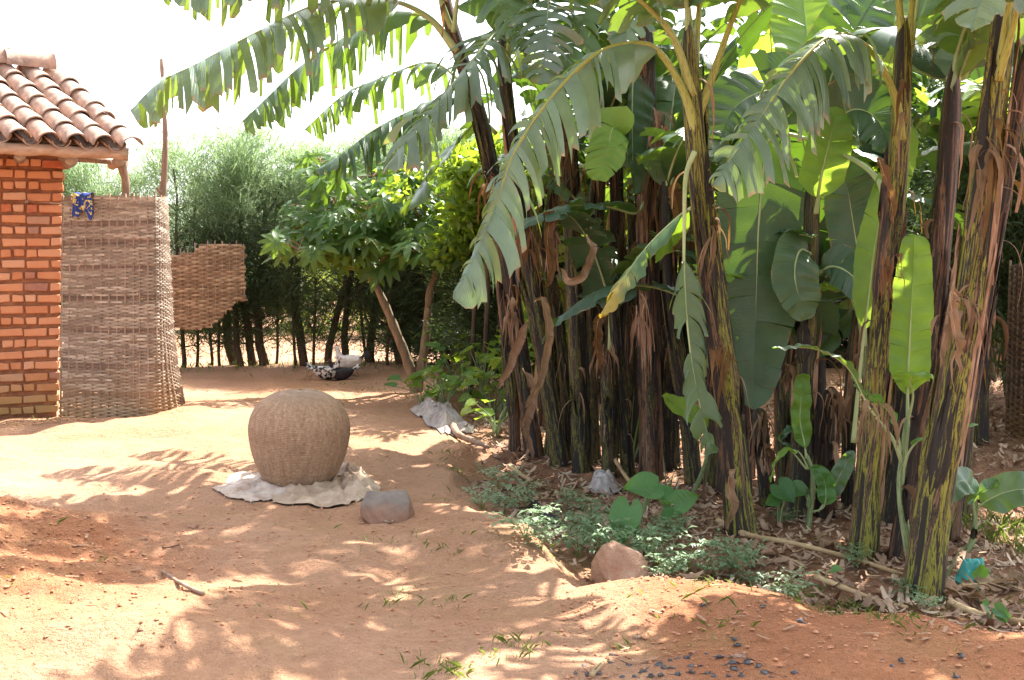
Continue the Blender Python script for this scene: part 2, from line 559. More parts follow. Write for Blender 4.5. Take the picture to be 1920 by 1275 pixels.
M['weave_shaded'] = mat_weave('shaded_old_reed', [(0.0, (0.05, 0.032, 0.022)), (0.5, (0.09, 0.058, 0.038)), (1.0, (0.15, 0.10, 0.066))])  # old reed darkened for the right wall, shade put into the colour
M['binding'] = mat_weave('dark_reed', [(0.0, (0.10, 0.065, 0.05)), (0.6, (0.17, 0.11, 0.08)), (1.0, (0.27, 0.19, 0.14))])
M['basket'] = None
M['burlap'] = mat_simple('burlap', (0.26, 0.175, 0.115), (0.46, 0.35, 0.26), 9, 0.95, 0.5, 0.006)
M['sack'] = mat_simple('white_sack', (0.34, 0.225, 0.155), (0.58, 0.49, 0.42), 11, 0.9, 0.4, 0.006)
M['greysack'] = mat_simple('grey_sack', (0.19, 0.15, 0.135), (0.44, 0.385, 0.35), 8, 0.9, 0.4, 0.006)
M['rock_grey'] = mat_simple('grey_rock', (0.20, 0.105, 0.068), (0.165, 0.145, 0.130), 5, 0.9, 0.8, 0.02, c3=(0.25, 0.22, 0.20))
M['rock_red'] = mat_simple('reddish_rock', (0.27, 0.145, 0.090), (0.36, 0.22, 0.145), 6, 0.9, 1.0, 0.04, c3=(0.45, 0.335, 0.255))
M['clod'] = mat_simple('soil_clod', (0.22, 0.11, 0.065), (0.36, 0.20, 0.13), 20, 0.95, 0.8, 0.01)
M['charcoal'] = mat_simple('charcoal', (0.02, 0.019, 0.021), (0.12, 0.11, 0.115), 22, 0.6, 0.6, 0.006, spec=0.5)
M['burnt'] = mat_bark('burnt_wood', (0.012, 0.011, 0.012), (0.07, 0.065, 0.066))
M['needle'] = mat_leaf('sunlit_needles', (0.12, 0.185, 0.105), (0.36, 0.50, 0.22), 0.5, 0.5, 0.0, 0.3, 0.35, veins=False)  # upper crowns: sunlight and bluish haze put into the colour
M['needle_shaded'] = mat_leaf('shaded_needles', (0.050, 0.078, 0.042), (0.12, 0.19, 0.04), 0.35, 0.5, 0.0, 0.3, 0.35, veins=False)  # lower and rear foliage: same needles with shade put into the colour
M['sunshrub'] = mat_leaf('roadside_leaves', (0.10, 0.17, 0.03), (0.40, 0.46, 0.07), 0.45, 0.5, 0.0, 0.3, 0.4, veins=False)
M['cassava'] = mat_leaf('cassava_leaf', (0.055, 0.125, 0.038), (0.32, 0.50, 0.035), 0.46, 0.46, 0.05, 0.35, 0.25, veins=False)
M['cassava_young'] = mat_leaf('young_cassava_leaf', (0.16, 0.25, 0.03), (0.48, 0.52, 0.04), 0.45, 0.4, 0.1, 0.4, 0.2, veins=False)
M['bright'] = mat_leaf('bright_leaf', (0.12, 0.21, 0.03), (0.38, 0.52, 0.035), 0.48, 0.42, 0.0, 0.4, 0.3, veins=False)
M['herb'] = mat_leaf('herb_leaf', (0.165, 0.255, 0.135), (0.30, 0.42, 0.12), 0.3, 0.42, 0.05, 0.55, 0.25, veins=False)
M['taro'] = mat_leaf('taro_leaf', (0.065, 0.175, 0.050), (0.22, 0.44, 0.04), 0.36, 0.42, 0.05, 0.45, 0.2)
M['leaf_pale'] = mat_leaf('banana_leaf_pale', (0.108, 0.172, 0.122), (0.36, 0.52, 0.045), 0.30, 0.33, 0.55, 0.85, 0.18)
M['leaf_mid'] = mat_leaf('banana_leaf_mid', (0.068, 0.128, 0.070), (0.30, 0.48, 0.030), 0.27, 0.38, 0.4, 0.6, 0.2)
M['leaf_dark'] = mat_leaf('banana_leaf_dark', (0.038, 0.085, 0.046), (0.18, 0.34, 0.02), 0.20, 0.40, 0.3, 0.5, 0.2)
M['leaf_light'] = mat_leaf('banana_leaf_young', (0.125, 0.270, 0.045), (0.42, 0.60, 0.05), 0.42, 0.42, 0.2, 0.4, 0.15)
M['leaf_tip'] = mat_leaf('banana_leaf_yellow_tip', (0.060, 0.135, 0.055), (0.30, 0.46, 0.025), 0.35, 0.4, 0.4, 0.5, 0.2, yellow=0.95)
M['leaf_dead'] = mat_leaf('dead_banana_leaf', (0.24, 0.155, 0.098), (0.36, 0.20, 0.09), 0.22, 0.85, 0.2, 0.15, 0.4)
M['leaf_rust'] = mat_leaf('rusty_banana_leaf', (0.115, 0.062, 0.034), (0.42, 0.22, 0.05), 0.25, 0.85, 0.2, 0.15, 0.45)
M['sheath_tan'] = mat_simple('dry_sheath', (0.10, 0.055, 0.034), (0.30, 0.18, 0.11), 5, 0.85, 0.5, 0.01, 'UV', (9, 1.2, 1), 0.2, c3=(0.42, 0.32, 0.24))
M['midrib'] = mat_simple('leaf_midrib', (0.25, 0.32, 0.13), (0.40, 0.46, 0.24), 3, 0.5, 0.1, 0.004)
M['petiole'] = mat_stem('leaf_stalk', [(0.2, (0.20, 0.22, 0.035)), (0.5, (0.34, 0.35, 0.085)), (0.8, (0.42, 0.42, 0.17))], (3, 0.7))
M['stem_green'] = mat_stem('stem_green', [(0.30, (0.016, 0.012, 0.009)), (0.468, (0.024, 0.018, 0.012)), (0.482, (0.165, 0.165, 0.022)), (0.540, (0.25, 0.235, 0.036)), (0.555, (0.035, 0.025, 0.014)), (0.60, (0.05, 0.033, 0.02)), (0.66, (0.20, 0.115, 0.06)), (0.8, (0.30, 0.20, 0.12))])
M['stem_dark'] = mat_stem('stem_dark', [(0.3, (0.010, 0.008, 0.007)), (0.53, (0.015, 0.012, 0.010)), (0.545, (0.13, 0.13, 0.020)), (0.565, (0.17, 0.16, 0.028)), (0.58, (0.022, 0.016, 0.012)), (0.67, (0.07, 0.042, 0.026)), (0.8, (0.22, 0.14, 0.085))])
M['stem_brown'] = mat_stem('stem_brown', [(0.28, (0.012, 0.009, 0.008)), (0.49, (0.022, 0.015, 0.011)), (0.54, (0.100, 0.050, 0.028)), (0.60, (0.19, 0.10, 0.052)), (0.63, (0.035, 0.022, 0.015)), (0.70, (0.26, 0.16, 0.095)), (0.8, (0.03, 0.022, 0.015))])
M['stem_pale'] = mat_stem('stem_pale', [(0.3, (0.10, 0.12, 0.05)), (0.48, (0.27, 0.32, 0.15)), (0.62, (0.38, 0.40, 0.22)), (0.75, (0.09, 0.07, 0.045))], (4, 0.8))
M['sucker_stem'] = mat_stem('sucker_stem', [(0.3, (0.035, 0.03, 0.02)), (0.42, (0.14, 0.19, 0.07)), (0.6, (0.25, 0.33, 0.15)), (0.8, (0.33, 0.37, 0.22))], (4, 1.2))
M['stalk_dry'] = mat_simple('dry_stalk', (0.26, 0.165, 0.085), (0.50, 0.37, 0.20), 4, 0.8, 0.4, 0.008)
M['litter'] = mat_simple('dry_litter', (0.12, 0.066, 0.042), (0.32, 0.215, 0.145), 3.0, 0.9, 0.3, 0.006, c3=(0.54, 0.43, 0.32))
M['grass'] = mat_leaf('grass_blade', (0.19, 0.255, 0.075), (0.30, 0.40, 0.06), 0.35, 0.5, 0.0, 0.3, 0.35, veins=False)
M['drygrass'] = mat_simple('dry_grass', (0.30, 0.22, 0.10), (0.50, 0.40, 0.22), 5)
M['teal'] = mat_simple('teal_plastic', (0.012, 0.17, 0.15), (0.04, 0.36, 0.31), 9, 0.35, 0.4, 0.01, spec=0.5)
M['plastic_grey'] = mat_simple('grey_plastic', (0.24, 0.21, 0.205), (0.46, 0.42, 0.41), 9, 0.4, 0.5, 0.01, spec=0.5)
M['hen_white'] = mat_simple('white_feathers', (0.55, 0.50, 0.46), (0.82, 0.78, 0.74), 16, 0.8, 0.5, 0.01)
M['hen_dark'] = mat_simple('black_feathers', (0.012, 0.012, 0.014), (0.05, 0.045, 0.05), 16, 0.6, 0.5, 0.01)
M['hen_red'] = mat_simple('comb_skin', (0.45, 0.03, 0.02), (0.58, 0.07, 0.045), 20, 0.6)
M['beak'] = mat_simple('beak_horn', (0.35, 0.22, 0.07), (0.5, 0.35, 0.14), 20, 0.5)
M['hill'] = mat_simple('hill_grass', (0.10, 0.15, 0.08), (0.20, 0.22, 0.13), 0.02, 0.95, 0.0)

def mat_speckle():
    n = NT('speckled_feathers')
    co = n.coord('Object')
    vo = n.n('TexVoronoi'); n.link(co, vo.inputs['Vector']); vo.inputs['Scale'].default_value = 26
    col = n.mix(n.mask(n.noise(co, 22, 3, 0.6), 0.46, 0.54), (0.70, 0.66, 0.62), (0.03, 0.03, 0.034))
    return n.fin(col, 0.8, n.bump(vo.outputs['Distance'], 0.5, 0.012), 0.2)
M['hen_speckled'] = mat_speckle()

def mat_basket():
    n = NT('coiled_basket')
    tc = n.n('TexCoord'); sx = n.n('SeparateXYZ'); n.link(tc.outputs['UV'], sx.inputs[0])
    mp = n.n('Mapping'); n.link(tc.outputs['UV'], mp.inputs['Vector']); mp.inputs['Scale'].default_value = (60, 7, 1)
    f = n.noise(mp.outputs[0], 1.0, 6, 0.7)
    mp2 = n.n('Mapping'); n.link(tc.outputs['UV'], mp2.inputs['Vector']); mp2.inputs['Scale'].default_value = (110, 46, 1)
    g = n.noise(mp2.outputs[0], 1.0, 3, 0.6)
    col = n.ramp(f, [(0.26, (0.20, 0.115, 0.068)), (0.46, (0.315, 0.195, 0.118)), (0.62, (0.385, 0.25, 0.155)), (0.8, (0.46, 0.32, 0.21))])
    col = n.mix(n.math('MULTIPLY', n.mask(g, 0.55, 0.72), 0.55), col, (0.58, 0.43, 0.29))
    col = n.mix(n.math('MULTIPLY', n.mask(g, 0.44, 0.30), 0.55), col, (0.13, 0.075, 0.045))
    mp3 = n.n('Mapping'); n.link(tc.outputs['UV'], mp3.inputs['Vector']); mp3.inputs['Scale'].default_value = (9, 1.1, 1)
    d = n.noise(mp3.outputs[0], 1.0, 5, 0.6)
    ob0 = n.coord('Object'); d = n.noise(ob0, 5, 6, 0.65)
    col = n.mix(n.math('MULTIPLY', n.mask(d, 0.56, 0.70), 0.5), col, (0.15, 0.10, 0.07))
    col = n.mix(n.math('MULTIPLY', n.mask(d, 0.42, 0.28), 0.45), col, (0.40, 0.285, 0.155))
    ob = n.coord('Object'); oc = n.ramp(n.noise(ob, 16, 6, 0.7), [(0.3, (0.20, 0.125, 0.078)), (0.7, (0.36, 0.245, 0.16))])
    col = n.mix(n.mask(sx.outputs['Y'], 0.86, 0.98), col, oc)
    col = n.mix(0.10, col, (0.30, 0.19, 0.125))
    wv = n.math('SINE', n.math('MULTIPLY', sx.outputs['Y'], 520.0))
    nb = n.bump(wv, 0.30, 0.006); nb = n.bump(g, 0.7, 0.008, nb)
    return n.fin(col, 0.8, nb, 0.3)
M['basket'] = mat_basket()

def mat_print():
    n = NT('printed_cloth')
    co = n.coord('Object')
    f = n.noise(co, 9, 2, 0.5, 2.0)
    col = n.ramp(f, [(0.0, (0.03, 0.06, 0.24)), (0.50, (0.03, 0.06, 0.24)), (0.56, (0.62, 0.46, 0.10)), (0.63, (0.66, 0.56, 0.36)), (0.68, (0.03, 0.05, 0.20))], 'CONSTANT')
    return n.fin(col, 0.9, None, 0.2)
M['print'] = mat_print()

def mat_stone():
    n = NT('soil_stained_stone')
    co = n.coord('Object'); sx = n.n('SeparateXYZ'); n.link(co, sx.inputs[0])
    f = n.noise(co, 6, 6, 0.65)
    col = n.ramp(f, [(0.3, (0.13, 0.105, 0.09)), (0.55, (0.21, 0.17, 0.145)), (0.75, (0.30, 0.235, 0.19))])
    st = n.mask(n.math('ADD', sx.outputs['Z'], n.math('MULTIPLY', n.noise(co, 9, 4, 0.6), 0.16)), 0.20, 0.13)
    col = n.mix(st, col, (0.26, 0.145, 0.095))
    nb = n.bump(n.noise(co, 14, 6, 0.7), 0.8, 0.025)
    return n.fin(col, 0.9, nb, 0.3)
M['rock_grey'] = mat_stone()
# ------------------------------------------------------------------ ground
def build_ground():
    nx, ny = 640, 640
    ux = np.linspace(-1, 1, nx); uy = np.linspace(-1, 1, ny)
    X = 1.7 * np.sinh(ux * math.asinh(400 / 1.7))
    Y = 5.6 + 1.7 * np.sinh(uy * math.asinh(700 / 1.7))
    XX, YY = np.meshgrid(X, Y)
    ZZ = H(XX, YY)
    g = fbm(XX * 14, YY * 14, 91, 3) * 0.012
    mx, my = MOUND
    loose = np.exp(-(((XX - mx + 0.65) / 1.55) ** 2 + ((YY - my + 0.25) / 1.5) ** 2)) + 0.8 * sstep(0.2, 0.9, XX) * (1 - sstep(5.0, 6.0, YY))
    ZZ = ZZ + g * np.clip(loose, 0, 1) * (1 - sstep(8, 12, np.hypot(XX, YY)))
    mb = MB()
    P = np.stack([XX, YY, ZZ], -1)
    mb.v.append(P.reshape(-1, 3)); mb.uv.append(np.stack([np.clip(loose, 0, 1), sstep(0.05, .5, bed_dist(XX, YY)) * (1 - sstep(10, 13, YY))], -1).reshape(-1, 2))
    i = np.arange(ny - 1)[:, None] * nx + np.arange(nx - 1)[None, :]
    q = np.stack([i, i + 1, i + nx + 1, i + nx], -1).reshape(-1, 4)
    mb.f = q.tolist(); mb.n = nx * ny
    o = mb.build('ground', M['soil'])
    tag(o, kind='structure')
build_ground()

def build_hill():
    mb = MB()
    rng = np.random.RandomState(3)
    n, m = 80, 14
    az = np.linspace(-1.2, 1.2, n)
    P = np.zeros((m, n, 3)); 
    for j in range(m):
        r = 1500 + 90 * j
        prof = 150 + 75 * np.sin(az * 3.1 + 0.9) + 40 * fbm(az * 4, az * 0, 5, 4)
        k = math.sin(min(j / (m - 3), 1) * PI / 2)
        P[j, :, 0] = r * np.sin(az); P[j, :, 1] = r * np.cos(az)
        P[j, :, 2] = -6 + prof * 1.25 * k + 9 * fbm(az * 30 + j, az * 0 + j, 9, 3)
    mb.grid(P)
    tag(mb.build('hill', M['hill']), kind='structure')
build_hill()

# ------------------------------------------------------------------ brick house
def build_house():
    rng = random.Random(5)
    corner = W(104, 600, 11.9)
    base_z = Hs(corner.x, corner.y) - 0.02
    root = thing('brick_house', 'orange mud brick house corner under a clay barrel tile roof', 'house', (corner.x, corner.y, base_z))
    ang = math.radians(26)
    dl = Vector((-math.cos(ang), -math.sin(ang), 0))          # along the front wall, away from the corner
    nr = Vector((math.sin(ang), -math.cos(ang), 0))           # wall normal, towards the yard
    LW = 1.75; TOP = 2.92
    depth = 2.6
    # mud core
    mb = MB()
    c0 = Vector((corner.x, corner.y, base_z))
    n, m = 60, 70
    P = np.zeros((m, n, 3))
    for j in range(m):
        for i in range(n):
            s = 0.012 + (LW) * i / (n - 1); z = TOP * j / (m - 1)
            lean = 0.045 * z
            dd = -0.012 + 0.012 * float(vnoise(np.array([s * 9]), np.array([z * 11]), 4)[0])
            p = c0 + dl * (s - lean) + nr * dd + Vector((0, 0, z))
            P[j, i] = tuple(p)
    mb.grid(P)
    a = [c0 + dl * (0.012) + nr * -0.012, c0 + dl * LW + nr * -0.012, c0 + dl * LW - nr * depth, c0 + dl * 0.012 - nr * depth]
    b = [q + Vector((0, 0, TOP)) for q in a]
    for q in (0, 3): b[q] = b[q] - dl * 0.045 * TOP
    mb.add([tuple(q) for q in a + b], [(1, 2, 6, 5), (2, 3, 7, 6), (3, 0, 4, 7), (4, 5, 6, 7)])
    mb.build('wall', M['mortar'], root)
    # bricks: a few shared blocks with worn, uneven edges
    def brick_mesh(l, h, seed):
        r = random.Random(seed)
        bm = bmesh.new()
        bmesh.ops.create_cube(bm, size=1.0)
        for v in bm.verts:
            v.co = Vector((v.co.x * l + r.uniform(-.007, .007), v.co.y * 0.10 + r.uniform(-.004, .004), v.co.z * h + r.uniform(-.008, .008)))
        bmesh.ops.bevel(bm, geom=list(bm.edges), offset=0.009, segments=1, affect='EDGES')
        me = bpy.data.meshes.new('brick'); bm.to_mesh(me); bm.free()
        me.materials.append(M['brick'])
        return me
    RH = 0.1205
    stretch = [brick_mesh(0.225, 0.078, i) for i in range(5)]
    head = [brick_mesh(0.108, 0.078, 20 + i) for i in range(5)]
    rot = Matrix(((-dl.x, -nr.x, 0, 0), (-dl.y, -nr.y, 0, 0), (0, 0, 1, 0), (0, 0, 0, 1)))
    for row in range(24):
        z = 0.10 + row * RH
        s = rng.uniform(-0.012, 0.012)
        patt = 0 if row % 2 else 1
        k = 0
        while s < LW - 0.1:
            is_head = (k >= 1 and k % 5 != 0) if patt else (rng.random() < 0.12)
            l = 0.108 if is_head else 0.225
            if not patt and k == 0: l = 0.108; is_head = True
            me = rng.choice(head if is_head else stretch)
            p = c0 + dl * (s + l / 2 - 0.045 * z) + nr * (-0.036 + rng.uniform(-0.004, 0.006)) + Vector((0, 0, z + rng.uniform(-.006, .006)))
            R = Matrix.Translation(p) @ rot @ Matrix.Rotation(rng.uniform(-.02, .02), 4, 'Y') @ Matrix.Rotation(rng.uniform(-.03, .03), 4, 'Z')
            inst('brick', me, root, R)
            s += l + rng.uniform(0.010, 0.022); k += 1
    # side wall bricks where the corner turns
    rot2 = rot @ Matrix.Rotation(PI / 2, 4, 'Z')
    for row in range(24):
        z = 0.10 + row * RH
        s = 0.16 if row % 2 else 0.27
        for k in range(3):
            me = rng.choice(stretch)
            p = c0 - dl * (-0.034 + 0.045 * z) - nr * s + Vector((0, 0, z + rng.uniform(-.005, .005)))
            inst('brick', me, root, Matrix.Translation(p) @ rot2)
            s += 0.225 + rng.uniform(0.012, 0.022)
    # roof: eave line and slope line
    E1 = W(243, 277, 11.25); E0 = W(-170, 246, 10.40)
    R1 = W(103, 142, 12.35)
    slope = R1 - E1
    ex = (E0 - E1).normalized()
    ncol = 9; pitch = 0.262
    up = ex.cross(slope).normalized()
    if up.z < 0: up = -up
    sd = slope.normalized(); wd = up.cross(sd).normalized()
    def tile_mesh(seed, r0, r1, flip, L=0.43, th=0.015):
        r = random.Random(seed)
        n, m = 7, 12
        mb = MB()
        for (rr, sgn) in ((0, 1), (th, -1)):
            P = np.zeros((n, m, 3))
            for i in range(n):
                t = i / (n - 1); R = r0 + (r1 - r0) * t - rr
                R *= 1 + 0.03 * math.sin(seed + t * 5)
                for j in range(m):
                    a = PI * (0.03 + 0.94 * j / (m - 1))
                    P[i, j] = (R * math.cos(a), L * t, (R * math.sin(a) * 0.92) * (-1 if flip else 1))
            mb.grid(P if sgn > 0 else P[:, ::-1])
        o = n * m
        rim = []
        for j in range(m - 1):
            rim.append((j, j + 1, o + m - 2 - j, o + m - 1 - j)); q = (n - 1) * m
            rim.append((q + j + 1, q + j, o + q + m - 1 - j, o + q + m - 2 - j))
        mb.f.extend(rim)
        me = mb.mesh('roof_tile'); me.materials.append(M['tile'])
        return me
    cover = [tile_mesh(i, 0.118, 0.100, False) for i in range(4)]
    pan = [tile_mesh(10 + i, 0.100, 0.112, True) for i in range(3)]
    nrow = 6; step = slope.length / nrow
    for c in range(ncol):
        for rw in range(nrow):
            t = E1 + ex * (c * pitch + rng.uniform(-.012, .012)) + sd * (rw * step - 0.06 + rng.uniform(-.025, .025)) + up * (0.030 + rng.uniform(-.004, .008))
            yaw = rng.uniform(-0.035, 0.035)
            tilt = -0.055
            Mx = Matrix((( -wd.x, sd.x, up.x, 0), (-wd.y, sd.y, up.y, 0), (-wd.z, sd.z, up.z, 0), (0, 0, 0, 1)))
            Mx = Matrix.Translation(t) @ Mx @ Matrix.Rotation(yaw, 4, 'Z') @ Matrix.Rotation(tilt, 4, 'X')
            inst('roof_tile', rng.choice(cover), root, Mx)
            if rw < nrow:
                t2 = E1 + ex * ((c + 0.5) * pitch) + sd * (rw * step - 0.02 + rng.uniform(-.02, .02)) + up * 0.045
                Mx2 = Matrix(((-wd.x, sd.x, up.x, 0), (-wd.y, sd.y, up.y, 0), (-wd.z, sd.z, up.z, 0), (0, 0, 0, 1)))
                inst('roof_tile', rng.choice(pan), root, Matrix.Translation(t2) @ Mx2 @ Matrix.Rotation(tilt, 4, 'X'))
    # ridge tiles along the top
    for k in range(5):
        p = R1 + ex * (0.02 + k * 0.44) + up * 0.09 + Vector((0, 0, 0.02 + 0.012 * k))
        Mx = Matrix.Translation(p) @ Matrix(((sd.x, ex.x, up.x, 0), (sd.y, ex.y, up.y, 0), (sd.z, ex.z, up.z, 0), (0, 0, 0, 1))) @ Matrix.Rotation(0.03, 4, 'X')
        inst('ridge_tile', tile_mesh(40 + k, 0.145, 0.13, False, 0.5, 0.018), root, Mx)
    # slab of poles and reed under the tiles, and the far slope
    mb = MB()
    far = R1 + Vector((sd.x * 1.9, sd.y * 1.9, -sd.z * 1.9))
    L = ex * 2.4
    for (q0, q1) in ((E1 + sd * 0.04, R1), (R1, far)):
        u2 = -up * 0.03
        P = np.array([[tuple(q0 + u2), tuple(q0 + L + u2)], [tuple(q1 + u2), tuple(q1 + L + u2)]])
        mb.grid(P); mb.grid(P[::-1] - np.array(tuple(Vector((0, 0, 0.05)))))
    mb.build('roof_deck', M['wood'], root, smooth=False)
    mb = MB()
    for c in range(10):
        q = R1 + ex * (c * 0.262)
        pts = [q + (far - R1) * t + Vector((0, 0, 0.05)) for t in (0, 0.5, 1)]
        mb.tube(pts, 0.115, 8)
    mb.build('rear_slope', M['tile'], root)
    # eave beam, rafter ends, post under the overhang
    mb = MB()
    b0 = W(-170, 268, 10.44); b1 = W(240, 289, 11.30)
    mid = [b0.lerp(b1, t) + Vector((0, 0, 0.006 * math.sin(t * 23))) for t in np.linspace(0, 1, 24)]
    mb.tube(mid, [0.062 + 0.006 * math.sin(i * 1.7) for i in range(24)], 8)
    mb.build('eave_beam', M['beam'], root)
    b0 = W(110, 296, 11.50); b1 = W(208, 303, 11.62)
    mb = MB(); mb.tube([b0, b0.lerp(b1, .5), b1], 0.03, 7); mb.build('wall_plate', M['wood'], root)
    for (px, py, D, r, ln) in [(38, 291, 11.10, 0.058, 0.9), (134, 298, 11.35, 0.070, 1.1), (-70, 286, 10.8, 0.06, 0.9), (226, 302, 11.55, 0.055, 1.0)]:
        p = W(px, py, D)
        d = Vector((0.42, -0.91, -0.05)).normalized()
        o = MB(); o.tube([p - d * ln, p - d * ln * .5, p - d * 0.004], [r * .95, r, r], 14, cap=False)
        ro = o.build('rafter', M['wood'], root)
        e = MB(); pts = [p - d * 0.004]
        e.tube([p - d * 0.010, p], [r * 0.985, r * 0.96], 14); e.build('end_grain', M['endgrain'], ro)
    mb = MB()
    pts = [W(234, 298, 11.98), W(229, 312, 11.98), W(236, 340, 11.98), W(236, 420, 11.98), W(239, 560, 11.98)]
    g = pts[-1]; pts.append(Vector((g.x, g.y, Hs(g.x, g.y) - 0.1)))
    pts, _ = spline(pts, 26)
    mb.tube(pts, [0.050 - 0.012 * min(i / 5, 1) + 0.004 * math.sin(i * 2.1) for i in range(26)], 9)
    mb.build('roof_post', M['wood'], root)
    # peg with a string on the wall
    mb = MB(); p = W(50, 378, 11.75)
    mb.tube([p + nr * 0.03, p - nr * 0.05], [0.018, 0.02], 7)
    mb.tube([p, p + Vector((0.15, 0.02, -0.006)), p + Vector((0.34, 0.05, -0.02))], 0.004, 5)
    mb.build('wall_peg', M['wood'], root)
build_house()

# ------------------------------------------------------------------ woven screens
def path_points(ctrl, step):
    P, L = spline(ctrl, max(int(L_est(ctrl) / step), 8))
    return P, L
def L_est(c): return sum((Vector(a) - Vector(b)).length for a, b in zip(c, c[1:]))

def weave(root, ctrl, z0, z1, rowh, spacing, amp, mat, bands=(), lean=None, mask=None, seed=0, bandmat=None, part='weave', over=1.12):
    """horizontal split-reed strands woven in front of and behind upright stakes; ctrl is the plan line, base to right"""
    rng = random.Random(seed); nr_ = np.random.RandomState(seed)
    P, L = spline([Vector((c[0], c[1], 0)) for c in ctrl], max(int(L_est([Vector((c[0], c[1], 0)) for c in ctrl]) / (spacing / 4)), 8))
    n = len(P)
    T = [(P[min(i + 1, n - 1)] - P[max(i - 1, 0)]).normalized() for i in range(n)]
    Nn = [Vector((t.y, -t.x, 0)) for t in T]
    S = np.linspace(0, L, n)
    rows = int((z1 - z0) / rowh)
    bandrows = set()
    for b in bands:
        r = int((b - z0) / rowh)
        bandrows.update((r, r + 1, r + 2))
    mbs = {False: MB(), True: MB()}
    for r in range(rows):
        zc = z0 + (r + 0.5) * rowh
        inb = r in bandrows
        mb = mbs[inb]
        hh = rowh * over * 0.5 * rng.uniform(0.85, 1.2)
        e0 = rng.uniform(-0.03, 0.04); e1 = rng.uniform(-0.03, 0.03)
        jz = nr_.uniform(-0.0025, 0.0025, n)
        grid = []; uv = []
        run = []
        def flush():
            nonlocal grid, uv
            if len(grid) > 3: mb.grid(np.array(grid), np.array(uv))
            grid = []; uv = []
        for i in range(n):
            s = S[i]
            ok = (s > e0 and s < L - max(e1, 0)) and (mask is None or mask(s, zc, r))
            if not ok:
                flush(); continue
            w = math.sin(PI * s / spacing + (r % 2) * PI)
            a = amp * (0.35 if inb else 1.0) * w + 0.0035 * math.sin(s * 6 + r)
            c = P[i] + Nn[i] * a
            sag = 0.012 * math.sin(s * 2.3 + zc * 3) + jz[i]
            c = c + Vector((0, 0, zc + sag))
            if lean is not None: c = c + lean(s / L, zc)
            q = Nn[i] * 0.004
            grid.append([tuple(c - Vector((0, 0, hh)) - q), tuple(c + q), tuple(c + Vector((0, 0, hh)) - q)])
            uv.append([(s, r - 0.2), (s, r), (s, r + 0.2)])
        flush()
    o = mbs[False].build(part, mat, root); tag(o, kind='stuff')
    if bandrows:
        o = mbs[True].build('binding', bandmat, root); tag(o, kind='stuff')
    k = 0; s = spacing / 2
    while s < L:
        i = min(int(s / L * (n - 1)), n - 1)
        zt = z1 + rng.uniform(-0.015, 0.035)
        zb = z0 - 0.04
        if mask is not None:
            zs = [z0 + (q + 0.5) * rowh for q in range(rows) if mask(s, z0 + (q + 0.5) * rowh, q)]
            if not zs: s += spacing; continue
            zt = max(zs) + rng.uniform(0.0, 0.12); zb = min(zs) - rng.uniform(0.0, 0.05)
        pts = []
        for q in range(6):
            z = zb + (zt - zb) * q / 5
            c = P[i] + Vector((0, 0, z))
            if lean is not None: c = c + lean(s / L, z)
            pts.append(c)
        m2 = MB(); m2.tube(pts, 0.011, 6)
        m2.build('stake', M['wood'], root)
        s += spacing * (1 if k % 1 == 0 else 1); k += 1

